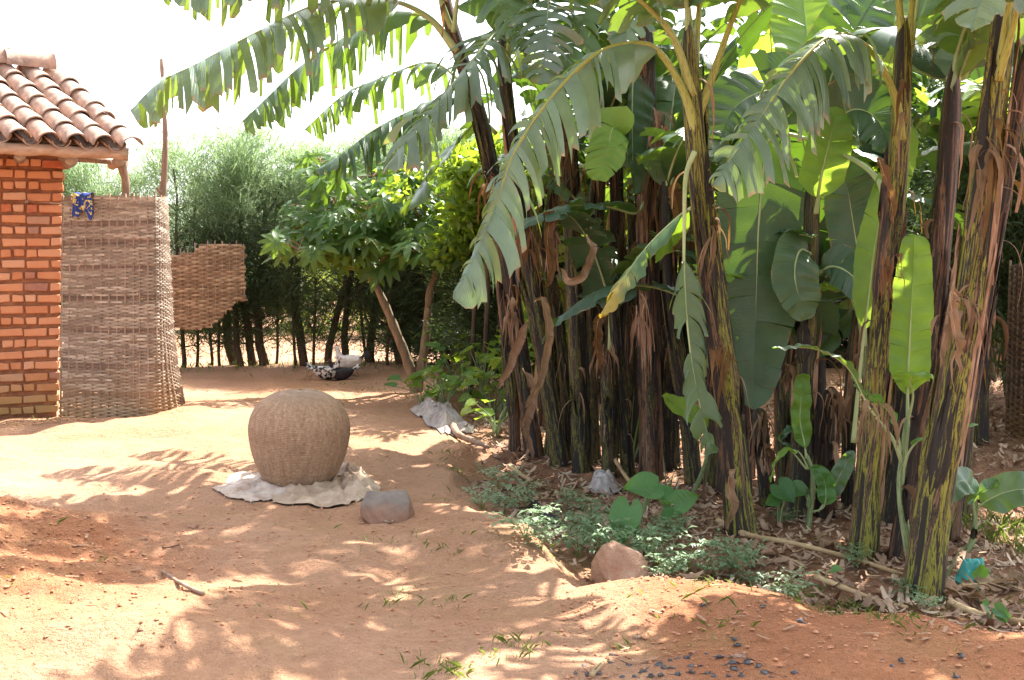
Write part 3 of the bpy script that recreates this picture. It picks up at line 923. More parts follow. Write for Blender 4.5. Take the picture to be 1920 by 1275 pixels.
def build_screens():
    a = W(104, 780, 11.9); b = W(215, 780, 11.85); c = W(298, 778, 11.85); 
    gz = Hs(b.x, b.y)
    a0 = Vector((a.x - 0.02, 11.78)); 
    ctrl = [(-4.90, 11.80), (b.x, 11.74), (-3.90, 11.74), (-3.835, 11.785), (-3.825, 11.90), (-3.86, 12.2), (-3.93, 12.6)]
    root = thing('woven_screen', 'tall woven reed privacy screen standing against the brick house corner', 'woven screen', (a.x, 11.8, gz))
    def lean(t, z): return Vector((0.10 * (1 - min(z / 1.0, 1)) ** 1.6 * sstep(0.55, 0.75, t) + 0.03 * (2.3 - z) * sstep(.5, .8, t) + 0.036 * z * (1 - t), 0, 0))
    weave(root, ctrl, gz - 0.03, 2.37, 0.0190, 0.088, 0.0125, M['weave'], bands=(0.22, 0.52, 0.92, 1.27, 1.58, 1.86, 2.05), lean=lean, seed=2, bandmat=M['binding'])
    # short leaning chip of cane stuck in the weave
    mb = MB(); p = W(148, 500, 11.70); q = W(157, 486, 11.69)
    mb.tube([p, p.lerp(q, .5), q], [0.008, 0.011, 0.009], 6); mb.build('cane_chip', M['beam'], root)
    # cloth on the top edge
    cl = MB(); rng = random.Random(4)
    n, m = 22, 26
    P = np.zeros((m, n, 3)); 
    for i in range(n):
        t = i / (n - 1)
        ln = 0.25 + 0.05 * math.sin(t * 9) + 0.03 * math.sin(t * 23)
        for j in range(m):
            u = j / (m - 1)
            s = u * (ln + 0.13) - 0.13
            x = (142 + 33 * t - 960) / 2059 * 11.7 + (t - .5) * 0.05 * max(s, 0) * 3
            fold = 0.018 * math.sin(t * 19 + s * 4) * min(max(s, 0) * 8, 1)
            if s < 0: y = 11.84 - 0.0; z = 2.365 + s * 0.9; y = 11.835
            else: y = 11.690 + fold; z = 2.375 - s
            k = sstep(-0.045, 0.045, s)
            y = 11.83 * (1 - k) + (11.692 + fold) * k
            z = (2.395 - 0.9 * abs(s)) if abs(s) > .03 else 2.395 - 0.02 * (s / .03) ** 2
            P[j, i] = (x, y, z + 0.006 * math.sin(t * 14))
    cl.grid(P)
    o = cl.build('patterned_cloth', M['print'], None, origin=W(158, 372, 11.7))
    sm = o.modifiers.new('thickness', 'SOLIDIFY'); sm.thickness = 0.006
    tag(o, 'small blue and yellow printed cloth draped over the top of the woven screen', 'cloth')
    # second panel, hung on the trees behind
    p0 = W(312, 700, 16.3); p1 = W(470, 700, 16.6)
    root = thing('reed_fence', 'smaller dark ragged woven panel hanging from the hedge trunks', 'woven panel', (p0.x, p0.y, Hs(p0.x, p0.y)))
    zt = W(0, 468, 16.3).z; zb = W(0, 612, 16.3).z
    Lp = (p1 - p0).length
    def mask(s, z, r):
        t = s / Lp
        h = float(_hash(np.array([r]), np.array([7]), 3)[0])
        top = zt - 0.08 * (t < 0.18) - 0.05 * h * (t < 0.35) + 0.06 * (t > 0.40)
        bot = zb + 0.30 * float(sstep(0.52, 0.97, t)) - 0.05 * math.sin(t * 5) + 0.06 * h
        return bot < z < top and t < 0.985 - 0.05 * h
    weave(root, [(p0.x, p0.y), ((p0.x + p1.x) / 2, p0.y + 0.1), (p1.x, p1.y)], zb - 0.2, zt + 0.12, 0.030, 0.10, 0.014, M['weave_dark'], mask=mask, seed=5)
    # dark woven wall at the right edge
    q = [W(1885, 760, 9.6), W(1930, 760, 9.2), W(2010, 760, 9.0), W(2100, 760, 9.4)]
    root = thing('woven_wall', 'dark curved woven wall standing behind the grove at the right edge', 'woven wall', (q[1].x, q[1].y, Hs(q[1].x, q[1].y)))
    g = Hs(q[1].x, q[1].y)
    weave(root, [(v.x, v.y) for v in q], g - 0.05, 1.62, 0.024, 0.09, 0.011, M['weave_shaded'], seed=9)
    # pole standing behind the screen
    mb = MB()
    pts = [W(303, 110, 12.5), W(306, 180, 12.5), W(310, 250, 12.5), W(308, 330, 12.5), W(305, 376, 12.5), W(303, 560, 12.5)]
    g = pts[-1]; pts.append(Vector((g.x, g.y, Hs(g.x, g.y) - 0.15)))
    pts, _ = spline(pts, 40)
    rr = random.Random(8)
    mb.tube(pts, [0.020 + 0.020 * min(i / 16, 1) + 0.003 * math.sin(i * 1.9) for i in range(40)], 9, jitter=0.06, rng=rr)
    root = thing('wooden_pole', 'tall thin weathered wooden pole standing upright behind the woven screen', 'pole', (pts[-1].x, pts[-1].y, pts[-1].z))
    mb.build('pole', M['wood'], root)
    mb = MB(); mb.tube([W(304, 362, 12.49), W(298, 358, 12.46), W(294, 352, 12.44)], [0.03, 0.024, 0.016], 7); mb.build('knot', M['wood'], root)
build_screens()

# ------------------------------------------------------------------ hedge of feathery trees
def needle_cloud(seed, n, zf, zt, rad, ln, wd, droop=0.25, upb=0.6, hole=0.0):
    """n slender sprays in a rough column zf..zt; rad(u) gives the crown's radius"""
    r = np.random.RandomState(seed)
    mb = MB(); V = []; Fc = []; UV = []
    k = 0; c = 0
    # boughs: sprays gather along boughs so that gaps open between them
    nb = 46
    bz = zf + (zt - zf) * r.rand(nb) ** 0.85; ba = r.rand(nb) * 2 * PI
    for i in range(nb):
        u = (bz[i] - zf) / (zt - zf)
        R = rad(u) * (0.55 + 0.6 * r.rand())
        m = int(n / nb * (0.5 + r.rand()))
        t = r.rand(m) ** 0.7
        d = np.array([math.cos(ba[i]), math.sin(ba[i]), upb * (0.5 + r.rand())])
        base = np.array([0, 0, bz[i]]) + d * R * t[:, None] * np.array([1, 1, 0.8]) + r.randn(m, 3) * (0.06 + 0.11 * (1 - t[:, None] * 0.6))
        base[:, 2] = np.minimum(base[:, 2], zt + 0.35 * r.rand(m))
        dirs = d * 0.8 + r.randn(m, 3) * 0.55 + np.array([0, 0, 0.35 - droop])
        dirs /= np.linalg.norm(dirs, axis=1)[:, None]
        sd = np.cross(dirs, r.randn(m, 3)); sd /= np.linalg.norm(sd, axis=1)[:, None]
        l = ln * (0.5 + r.rand(m)); w = wd * (0.6 + 0.8 * r.rand(m))
        tip = base + dirs * l[:, None] - np.array([0, 0, 1]) * (l * droop)[:, None] * 0.6
        mid = base + dirs * l[:, None] * 0.5
        a = base; b = mid + sd * w[:, None] / 2; e = mid - sd * w[:, None] / 2
        q = np.stack([a, e, tip, b], 1).reshape(-1, 3)
        V.append(q); UV.append(np.tile([[0, 0], [.5, .3], [1, .3], [.5, .3]], (m, 1)))
        Fc += [(c + 4 * j, c + 4 * j + 1, c + 4 * j + 2, c + 4 * j + 3) for j in range(m)]
        c += 4 * m
    mb.v = V; mb.uv = UV; mb.f = Fc; mb.n = c
    return mb

def trunk_mb(h, r0, seed, twigs=16, lean=0.15, fork=True):
    rng = random.Random(seed)
    mb = MB()
    pts = []; x = y = 0; dx, dy = rng.uniform(-lean, lean), rng.uniform(-lean, lean)
    for i in range(16):
        t = i / 15
        pts.append(Vector((dx * t + 0.05 * math.sin(t * 9 + seed) + .02 * math.sin(t * 23 + seed), dy * t + 0.04 * math.cos(t * 8 + seed), -0.12 + (h + 0.12) * t)))
    mb.tube(pts, [r0 * (1.15 - 0.85 * i / 15) + 0.004 for i in range(16)], 8, jitter=0.07, rng=rng)
    for k in range(twigs):
        i = rng.randint(2, 12); p = pts[i]
        a = rng.uniform(0, 2 * PI); l = rng.uniform(0.25, 0.7)
        d = Vector((math.cos(a), math.sin(a), rng.uniform(0.2, 1.1)))
        q = [p + d * l * t + Vector((rng.uniform(-.03, .03), rng.uniform(-.03, .03), rng.uniform(-.03, .03))) for t in (0, .35, .7, 1)]
        mb.tube(q, [r0 * 0.28, r0 * 0.2, r0 * 0.14, 0.003], 5, cap=False)
    return mb

def build_hedge():
    rng = random.Random(12)
    GRP = 'feathery trees of the hedge behind the yard'
    tops = []; darks = []; trunks = []
    for i in range(5):
        tops.append(needle_cloud(100 + i, 4300, 1.70, 3.45, lambda u: 0.92 * (1 - 0.40 * u) * (0.75 + 0.5 * u if u < .3 else 1), 0.24, 0.0115, 0.12, 0.75).mesh('crown'))
        tops[-1].materials.append(M['needle'])
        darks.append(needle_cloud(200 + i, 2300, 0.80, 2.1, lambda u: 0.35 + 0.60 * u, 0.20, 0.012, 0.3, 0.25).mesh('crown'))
        darks[-1].materials.append(M['needle_shaded'])
        t = trunk_mb(3.1, 0.046, 30 + i, 34, 0.32); trunks.append(t.mesh('trunk')); trunks[-1].materials.append(M['bark'])
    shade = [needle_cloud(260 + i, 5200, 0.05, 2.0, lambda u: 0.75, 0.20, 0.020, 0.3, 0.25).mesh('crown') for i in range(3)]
    for q in shade: q.materials.append(M['needle_shaded'])
    brush = [needle_cloud(280 + i, 800, 0.10, 1.0, lambda u: 0.5, 0.22, 0.009, 0.1, 0.8).mesh('brushwood') for i in range(3)]
    for q in brush: q.materials.append(M['needle_shaded'])
    px = [343, 370, 396, 413, 432, 447, 468, 487, 520, 552, 566, 590, 618, 650, 684, 700, 727, 742, 756, 790, 830, 862, 900, 940, 985, 1035, 1090, 1150, 1210, 1270, 1340, 1400, 1470, 1540, 1600, 1670, 1740, 1800, 1850, 1905, 1960, 2040,
          240, 180, 130, 60, -20, -110, -210]
    ORD = ['first', 'second', 'third', 'fourth', 'fifth', 'sixth', 'seventh', 'eighth', 'ninth', 'tenth', 'eleventh', 'twelfth', 'thirteenth', 'fourteenth', 'fifteenth', 'sixteenth', 'seventeenth', 'eighteenth', 'nineteenth', 'twentieth', 'twenty first', 'twenty second', 'twenty third', 'twenty fourth']
    def lab_of(k, x):
        if 330 < x < 930: return 'hedge tree with the %s dark trunk right of the tall woven screen' % ORD[k]
        if x >= 930: return 'feathery hedge tree mostly hidden behind the banana grove'
        return 'feathery hedge tree showing only its bright top behind the house and screen'
    for k, x in enumerate(px):
        D = 17.3 + rng.uniform(-0.35, 0.45)
        if x > 1650: D -= 0.8
        p = W(x, 700, D); z = Hs(p.x, D)
        thin = k in (1, 3, 9, 11, 16) or rng.random() < 0.2
        r = thing('hedge_tree', lab_of(k, x), 'tree', (p.x, D, z), GRP)
        s = rng.uniform(0.88, 1.06) * (1.0 if x > 330 else 0.93)
        if 430 < x < 540: s *= 1.02
        rot = Matrix.Translation((p.x, D, z)) @ Matrix.Rotation(rng.uniform(0, 6.28), 4, 'Z')
        sc = Matrix.Diagonal((s, s, s, 1))
        ts = (0.45 if thin else rng.uniform(0.7, 1.5))
        inst('trunk', rng.choice(trunks), r, rot @ Matrix.Diagonal((ts, ts, s, 1)))
        if not thin or rng.random() < 0.3:
            if x < 330 or x > 900 or k % 3 != 1 or k in (5, 15): inst('crown', rng.choice(tops), r, rot @ sc)
            if x > 820: inst('lower_foliage', rng.choice(shade), r, rot @ sc)
            if x < 830: tag(inst('brushwood', rng.choice(brush), r, rot @ sc), kind='stuff')
            if rng.random() < 0.85: inst('lower_foliage', rng.choice(darks), r, rot @ sc)
    # a second, darker row further right behind the bananas
    for k, x in enumerate(range(760, 2100, 95)):
        D = 18.9 + rng.uniform(-.5, .5)
        p = W(x, 700, D); z = Hs(p.x, D)
        r = thing('hedge_tree', 'dark feathery tree of the second hedge row behind the first', 'tree', (p.x, D, z), GRP)
        rot = Matrix.Translation((p.x, D, z)) @ Matrix.Rotation(rng.uniform(0, 6.28), 4, 'Z')
        s = rng.uniform(0.9, 1.1); sc = Matrix.Diagonal((s, s, s, 1))
        inst('trunk', rng.choice(trunks), r, rot @ sc)
        inst('crown', rng.choice(tops), r, rot @ sc); inst('lower_foliage', rng.choice(darks), r, rot @ sc)
        inst('lower_foliage', rng.choice(shade), r, rot @ sc)
build_hedge()

def build_near_row():
    """closer, fully leaved trees added to darken the back of the grove"""
    rng = random.Random(99)
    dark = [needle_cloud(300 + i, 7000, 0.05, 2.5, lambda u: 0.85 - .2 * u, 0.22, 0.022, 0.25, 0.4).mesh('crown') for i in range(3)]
    for q in dark: q.materials.append(M['needle_shaded'])
    for k, x in enumerate(range(905, 2000, 78)):  # added row, its crowns darken the gaps and shade the ground behind
        if 1740 < x < 1880: continue
        D = 14.6 + rng.uniform(-.7, .7); p = W(x, 700, D); z = Hs(p.x, D)
        r = thing('hedge_tree', 'dark bushy hedge tree added close behind the banana trunks for its shade', 'tree', (p.x, D, z), 'trees added to darken the back of the grove')
        s = rng.uniform(.85, 1.1)
        Mx = Matrix.Translation((p.x, D, z)) @ Matrix.Rotation(rng.uniform(0, 6.28), 4, 'Z') @ Matrix.Diagonal((s, s, s, 1))
        inst('crown', rng.choice(dark), r, Mx)
        me = trunk_mb(2.2, .05, 400 + k, 10).mesh('trunk'); me.materials.append(M['bark']); inst('trunk', me, r, Mx)
    for k, (x, D, lab) in enumerate([(1790, 12.8, 'dark feathery tree seen between the thickest trunk and the right edge'), (1850, 12.2, 'dark feathery tree left of the woven wall with light showing under it'), (1890, 11.2, 'dark feathery tree at the right edge just left of the woven wall'), (1955, 10.4, 'dark feathery tree right behind the woven wall'), (2050, 10.6, 'dark feathery tree past the right end of the woven wall')]):
        p = W(x, 700, D); z = Hs(p.x, D)
        r = thing('hedge_tree', lab, 'tree', (p.x, D, z), 'dark trees at the right edge')
        Mx = Matrix.Translation((p.x, D, z + (.45 if k < 3 else .2))) @ Matrix.Diagonal((.8, .8, 1.25, 1))
        inst('crown', rng.choice(dark), r, Mx)
        me = trunk_mb(2.8, .05, 440 + k, 10).mesh('trunk'); me.materials.append(M['bark']); inst('trunk', me, r, Matrix.Translation((p.x, D, z)))
build_near_row()

def leaf_clump(seed, n, size, rx, rz, mat, name):
    r = np.random.RandomState(seed)
    mb = MB(); V = []; UV = []; Fc = []
    d = r.randn(n, 3); d /= np.linalg.norm(d, axis=1)[:, None]
    nb = 14
    cen = r.randn(nb, 3) * np.array([rx * .45, rx * .45, rz * .40]) + np.array([0, 0, rz])
    w = r.randint(0, nb, n)
    base = cen[w] + d * (0.28 + 0.25 * r.rand(n))[:, None] * np.array([rx, rx, rz]) * 0.75
    base[:, 2] = np.abs(base[:, 2])
    dirs = d * 0.7 + r.randn(n, 3) * 0.5; dirs /= np.linalg.norm(dirs, axis=1)[:, None]
    sd = np.cross(dirs, r.randn(n, 3)); sd /= np.linalg.norm(sd, axis=1)[:, None]
    l = size * (0.6 + 0.8 * r.rand(n)); wd = l * 0.5
    up = np.cross(sd, dirs) * 0.12 * l[:, None]
    a = base; tip = base + dirs * l[:, None]; m1 = base + dirs * (l * 0.45)[:, None]
    q = np.stack([a, m1 - sd * wd[:, None] / 2 + up, tip, m1 + sd * wd[:, None] / 2 + up], 1).reshape(-1, 3)
    mb.v = [q]; mb.uv = [np.tile([[0, 0], [.5, .3], [1, .2], [.5, .3]], (n, 1))]
    mb.f = [(4 * j, 4 * j + 1, 4 * j + 2, 4 * j + 3) for j in range(n)]; mb.n = 4 * n
    me = mb.mesh(name); me.materials.append(mat)
    return me

def build_far_bushes():
    rng = random.Random(3)
    cl = [leaf_clump(60 + i, 2600, 0.13, 1.0, 0.85, M['sunshrub'], 'foliage') for i in range(3)]
    for k in range(17):
        x = -420 + k * 160 + rng.uniform(-50, 50)
        D = rng.uniform(27, 33)
        p = W(x, 640, D); z = Hs(p.x, D)
        r = thing('roadside_bush', 'sunlit yellow green bush beyond the hedge across the bare ground', 'bush', (p.x, D, z), 'sunlit bushes beyond the hedge')
        s = rng.uniform(1.0, 1.7)
        inst('foliage', rng.choice(cl), r, Matrix.Translation((p.x, D, z)) @ Matrix.Rotation(rng.uniform(0, 6), 4, 'Z') @ Matrix.Diagonal((s * 1.3, s * 1.3, s, 1)))
        t = trunk_mb(1.2, 0.05, 70 + k, 5); me = t.mesh('stem'); me.materials.append(M['bark'])
        inst('stem', me, r, Matrix.Translation((p.x, D, z)))
    # low red brick wall glimpsed through the trees on the right
    p = W(1800, 800, 14.2); z = Hs(p.x, 14.2)
    root = thing('brick_wall', 'low sunlit red brick wall glimpsed between the dark trunks on the right', 'wall', (p.x, 14.2, z))
    bm = bmesh.new(); bmesh.ops.create_cube(bm, size=1.0)
    for v in bm.verts: v.co = Vector((v.co.x * 0.24, v.co.y * 0.12, v.co.z * 0.09))
    bmesh.ops.bevel(bm, geom=list(bm.edges), offset=0.008, segments=1, affect='EDGES')
    me = bpy.data.meshes.new('brick'); bm.to_mesh(me); bm.free(); me.materials.append(M['brick'])
    for row in range(5):
        for k in range(9):
            if row == 4 and k % 3: continue
            if row == 3 and k in (2, 6): continue
            inst('brick', me, root, Matrix.Translation((p.x - 0.5 + k * 0.26 + (row % 2) * 0.13, 14.2 + rng.uniform(-.01, .01), z + 0.09 + row * 0.108)) @ Matrix.Rotation(rng.uniform(-.04, .04), 4, 'Z'))
    mb = MB(); mb.box((p.x + 0.6, 14.2, z + 0.20), (2.35, 0.09, 0.42)); mb.build('mortar', M['mortar'], root, smooth=False)
build_far_bushes()
# ------------------------------------------------------------------ banana plants
DOWN = Vector((0, 0, -1))

def banana_leaf(root, ctrl, hw, mat, t0=0.18, tear=0.6, droop=0.5, seed=0, up=(0, 0, 1), gap=0.0, a0=12, rib=0.016, sides=(1, 1), sweep=0.28, n=44, name='leaf', tipw=0.25, stalkmat=None, curl=0.0, m=7):
    """a banana leaf: stalk and midrib along ctrl (world points), two halves of lamina torn into strips that bend under
    their weight. hw = width of one half in metres, t0 = where the lamina starts"""
    rng = random.Random(seed * 7 + 13)
    P, L = spline(ctrl, n)
    upv = Vector(up).normalized()
    T = [(P[min(i + 1, n - 1)] - P[max(i - 1, 0)]).normalized() for i in range(n)]
    B = []
    for t in T:
        b = t.cross(upv)
        if b.length < 0.05: b = B[-1] if B else Vector((1, 0, 0))
        B.append(b.normalized())
    N = [B[i].cross(T[i]).normalized() for i in range(n)]
    def at(arr, t):
        f = min(max(t, 0), 1) * (n - 1); i = min(int(f), n - 2)
        return arr[i].lerp(arr[i + 1], f - i)
    def width(u):
        a = min(1, (u / 0.14)) ** 0.62 if u > 0 else 0
        b = max(0, 1 - max(0, (u - 0.45) / 0.55) ** 2.2 * (1 - tipw)) if u < 0.985 else tipw * 0.6
        c = 1 if u < 0.93 else math.sqrt(max(0.02, 1 - ((u - 0.93) / 0.07) ** 2))
        return hw * a * b * c
    mb = MB()
    for side, k in ((1, sides[0]), (-1, sides[1])):
        if k == 0: continue
        u = 0.0
        cuts = [0.0]
        while u < 1.0:
            if tear < 0.05: u = 1.0
            else:
                st = (rng.choice([.008, .013, .018, .024, .032, .048]) * rng.uniform(.8, 1.2) if tear > .75 else rng.uniform(0.022, 0.075)) * (1 + (1 - tear) * rng.uniform(0.5, 6.0))
                if u < 0.12: st += 0.05
                u = min(1.0, u + st)
                if u > 0.965: u = 1.0
            cuts.append(u)
        for c in range(len(cuts) - 1):
            ua, ub = cuts[c], cuts[c + 1]
            if gap and rng.random() < gap and 0.1 < ua < 0.92: continue
            ns = max(2, int((ub - ua) * 34) + 2)
            g0 = droop * rng.uniform(0.55, 1.5)
            aj = math.radians(a0 + rng.uniform(-26, 26) * (tear + 0.1))
            lenf = (rng.uniform(0.66, 1.08) if rng.random() < .35 else rng.uniform(.9, 1.06)) if tear > 0.3 else 1.0
            swp = sweep + rng.uniform(-0.10, 0.10) * tear
            narrow = rng.uniform(0.02, 0.30 if droop < 1.5 else 0.16) * tear
            twist = rng.uniform(-0.5, 0.5) * tear
            mid = (ua + ub) / 2
            grid = []; uvg = []
            for i in range(ns):
                ul = ua + (ub - ua) * i / (ns - 1)
                row = []; uvr = []
                ph = rng.uniform(-1, 1)
                # direction of the strip leaves the midrib, then bends down; steps are taken in the strip's own frame
                tl = t0 + (1 - t0) * ul
                p0 = at(P, tl); b = at(B, tl) * side; nn = at(N, tl); tt = at(T, tl)
                d = (b * math.cos(aj) + nn * math.sin(aj) + tt * swp).normalized()
                w = width(ul) * k * lenf * (1 + 0.05 * ph * (tear > 0.2))
                w *= 1 + .10 * ph * (tear > .6)
                st = w / (m - 1)
                q = p0 + nn * (0.3 * rib)
                off = (ul - mid) / max(ub - ua, 1e-6)
                for j in range(m):
                    v = j / (m - 1)
                    pinch = at(P, t0 + (1 - t0) * mid) - p0
                    pos = q + pinch * narrow * v ** 1.3
                    pos = pos + nn * (twist * off * v * 0.07) + nn * (0.007 * math.sin(ul * L * 55 + seed) * min(1, v * 3)) + nn * (0.012 * math.sin(ul * 17 + v * 2.2 + seed) * v)
                    row.append(tuple(pos)); uvr.append((ul * L * (1 - t0), v))
                    g = g0 * ((0.10 + 0.9 * v) if droop < 1.5 else (0.16 + 0.45 * v)) * 0.42
                    d = (d * (1 - min(g, .9)) + DOWN * min(g, .9) + nn * curl * 0.2).normalized()
                    q = q + d * st
                grid.append(row); uvg.append(uvr)
            mb.grid(np.array(grid), np.array(uvg))
    o = mb.build(name, mat, root)
    r = [rib * (1.0 - 0.82 * (i / (n - 1)) ** 0.8) * (1.35 - 0.35 * min(1, i / (n * t0 + 1))) for i in range(n)]
    mr = MB(); mr.tube(P, r, 7)
    mr.build('midrib', stalkmat or M['midrib'], o)
    return o

def pseudostem(root, ctrl, r0, r1, mat, seed, sheaths=5, strips=5, smat=None, green_top=True):
    """overlapping leaf sheaths rolled into a trunk, with drying sheaths that peel away"""
    rng = random.Random(seed * 31 + 7)
    r0 *= .76; r1 *= .80; sheaths = int(sheaths * 1.5)
    n = 36
    P, L = spline(ctrl, n)
    T = [(P[min(i + 1, n - 1)] - P[max(i - 1, 0)]).normalized() for i in range(n)]
    X = []
    for t in T:
        a = Vector((1, 0, 0)); X.append((a - t * a.dot(t)).normalized())
    Y = [T[i].cross(X[i]) for i in range(n)]
    rad = [(r0 * 1.10 * (1 - i / (n - 1)) ** 1.0 + r1 * (i / (n - 1))) * (1 + 0.18 * math.exp(-i * 0.5)) for i in range(n)]
    for q, k in ((1, .30), (2, .72), (3, .92)): rad[n - q] *= k
    seg = 22
    grid = []; uv = []
    ph = [rng.uniform(0, 6.28) for _ in range(4)]
    for i in range(n):
        row = []; ur = []
        for k in range(seg):
            a = 2 * PI * k / seg
            rr = rad[i] * (1 + 0.05 * math.sin(3 * a + ph[0] + i * 0.05) + 0.035 * math.sin(5 * a + ph[1] - i * .04) + 0.03 * math.sin(i * 0.9 + ph[2]) * math.sin(a + ph[3]))
            row.append(tuple(P[i] + (X[i] * math.cos(a) + Y[i] * math.sin(a)) * rr)); ur.append((k / seg * 1.0, L * i / (n - 1)))
        grid.append(row); uv.append(ur)
    mb = MB(); mb.grid(np.array(grid), np.array(uv), wrap=True)
    mb.f.append(tuple(mb.n - seg + k for k in range(seg)))
    st = mb.build('stem', mat, root)
    def frame(t):
        f = min(max(t, 0), 1) * (n - 1); i = min(int(f), n - 2); k = f - i
        return P[i].lerp(P[i + 1], k), X[i].lerp(X[i + 1], k), Y[i].lerp(Y[i + 1], k), T[i].lerp(T[i + 1], k), rad[i] * (1 - k) + rad[i + 1] * k
    # sheaths: curved plates that wrap part of the way round and end in a torn point
    for s in range(sheaths):
        h0 = rng.uniform(0.0, 0.55); h1 = min(h0 + rng.uniform(0.18, 0.5), 0.98)
        ac = rng.uniform(0, 2 * PI) if s % 2 else rng.uniform(-2.9, -0.25); aw = rng.uniform(0.5, 1.15)
        rows = 18; cols = 13
        g = []; u = []
        lift = rng.uniform(0.004, 0.010); flare = rng.uniform(0.0, 0.05)
        jag = [rng.uniform(-0.14, 0.10) for _ in range(cols)]; jag2 = [rng.uniform(-0.05, 0.05) for _ in range(cols)]
        for i in range(rows):
            v = i / (rows - 1)
            row = []; ur = []
            for k in range(cols):
                w = k / (cols - 1) * 2 - 1
                top = h1 - (h1 - h0) * 0.45 * abs(w) ** 1.5 + jag[k] * (h1 - h0)
                bot = h0 + (h1 - h0) * (0.25 * abs(w) ** 2 + jag2[k])
                hh = max(0, bot + (top - bot) * v)
                c, x, y, t, r = frame(hh)
                taper = 1 - 0.55 * max(0, v - 0.6) / 0.4
                a = ac + aw * w * taper
                rr = r * 1.04 + lift * 1.2 - 0.030 * max(0, 1 - v / 0.22) ** 1.5 - 0.012 * abs(w) ** 4 + flare * max(0, v - 0.7) ** 2 * 6 + 0.005 * math.sin(w * 11 + v * 4)
                row.append(tuple(c + (x * math.cos(a) + y * math.sin(a)) * rr)); ur.append((a / 6.28, L * hh))
            g.append(row); u.append(ur)
        mb = MB(); mb.grid(np.array(g), np.array(u))
        mb.build('sheath', smat if (smat is not None and rng.random() < 0.35) else rng.choice([mat, mat, mat, M['stem_dark'], M['stem_dark'], M['stem_brown'], M['sheath_tan']]), root)
    # strips: dry ribbons that have torn loose and hang
    for s in range(strips):
        h = rng.uniform(0.2, 0.95); c, x, y, t, r = frame(h)
        a = rng.uniform(-2.8, -0.3) if rng.random() < 0.7 else rng.uniform(0, 6.28)
        rd = (x * math.cos(a) + y * math.sin(a)).normalized(); tg = t.cross(rd)
        ln = rng.uniform(0.15, 0.55); wd = rng.choice([.006, .010, .016, .026]) * rng.uniform(.8, 1.3)
        q = c + rd * r; d = (t * rng.uniform(0.0, 0.9) + rd * rng.uniform(0.5, 1.0)).normalized()
        g = []; u = []; k = 14; tw = rng.uniform(-1.6, 1.6); ang = 0
        for i in range(k):
            v = i / (k - 1)
            w = wd * (1 - 0.75 * v) * (1 + 0.2 * math.sin(v * 11 + s))
            ax = (tg * math.cos(tw * v) + d.cross(tg) * math.sin(tw * v)).normalized()
            nn = d.cross(ax).normalized()
            g.append([tuple(q - ax * w), tuple(q + nn * w * 0.5), tuple(q + ax * w)]); u.append([(0, v * ln), (.05, v * ln), (.1, v * ln)])
            d = (d * 0.72 + DOWN * 0.28 + tg * rng.uniform(-.16, .16) + rd * rng.uniform(-.14, .04)).normalized()
            q = q + d * ln / k
        mb = MB(); mb.grid(np.array(g), np.array(u))
        mb.build('dry_strip', rng.choice([M['sheath_tan'], M['leaf_dead'], M['leaf_rust']]), root)
    return frame

def crown(root, top, count, az0, az1, seed, length=2.0, hw=0.32, elev=(45, 80), mats=('leaf_mid', 'leaf_dark', 'leaf_pale'), tear=0.7, grav=0.11, back=0.0, stalk=0.2):
    rng = random.Random(seed)
    for k in range(count):
        az = math.radians(az0 + (az1 - az0) * (k + rng.uniform(0.15, 0.85)) / count)
        el = math.radians(rng.uniform(*elev))
        ln = length * rng.uniform(0.8, 1.15)
        d = Vector((math.sin(az) * math.cos(el), math.cos(az) * math.cos(el), math.sin(el)))
        p = Vector(top) - Vector((0, 0, rng.uniform(0.0, 0.25))); pts = [p - Vector((0, 0, .38)) + d * .02, p - Vector((0, 0, .16)) + d * .02, p + d * .04]
        steps = 9; g = grav * rng.uniform(0.6, 1.5)
        for i in range(steps):
            p = p + d * ln / steps; pts.append(p)
            d = (d + DOWN * g * (1 + i * 0.22)).normalized()
        banana_leaf(root, pts, hw * rng.uniform(0.8, 1.15), M[rng.choice(mats)], t0=stalk, tear=max(0, min(1, tear + rng.uniform(-.25, .35))), droop=rng.uniform(0.4, 1.2), seed=seed * 100 + k, n=30, m=6)

def fibre_bunch(root, p, length, n, spread, mats, seed, out=(0, -1, 0), name='dead_leaf'):
    """a dead leaf gone to fibre: narrow twisted ribbons that hang from one point"""
    rng = random.Random(seed); mb = MB(); out = Vector(out)
    sx = out.cross(Vector((0, 0, 1))).normalized()
    for k in range(n):
        q = Vector(p) + sx * rng.uniform(-1, 1) * spread * .35 + Vector((0, 0, rng.uniform(-.3, .08) * length))
        ln = length * rng.uniform(.35, 1.0); w0 = rng.choice([.002, .003, .004, .006, .009, .016]) * rng.uniform(.7, 1.3)
        d = (out * rng.uniform(.1, .7) + sx * rng.uniform(-.6, .6) + Vector((0, 0, rng.uniform(-1, .5)))).normalized()
        tw = rng.uniform(-3, 3); a0 = rng.uniform(0, 3.1); g = []; u = []; m = 11
        for i in range(m):
            v = i / (m - 1); w = w0 * (1 - .8 * v ** 2) * (1 + .3 * math.sin(v * 9 + k))
            a = sx * math.cos(a0 + tw * v) + out * math.sin(a0 + tw * v); nn = d.cross(a)
            g.append([tuple(q - a * w), tuple(q + nn * w * .4), tuple(q + a * w)]); u.append([(k * .31, v * ln), (k * .31 + .03, v * ln), (k * .31 + .06, v * ln)])
            d = (d * .66 + DOWN * .34 + sx * rng.uniform(-.16, .16) + out * rng.uniform(-.12, .08)).normalized(); q = q + d * ln / m
        mb.grid(np.array(g), np.array(u))
    return mb.build(name, mats, root)

def base_of(px, py): return G(px, py, -0.04)

def plant(label, base, group='banana plants of the grove'):
    return thing('banana_plant', label, 'banana plant', base, group)

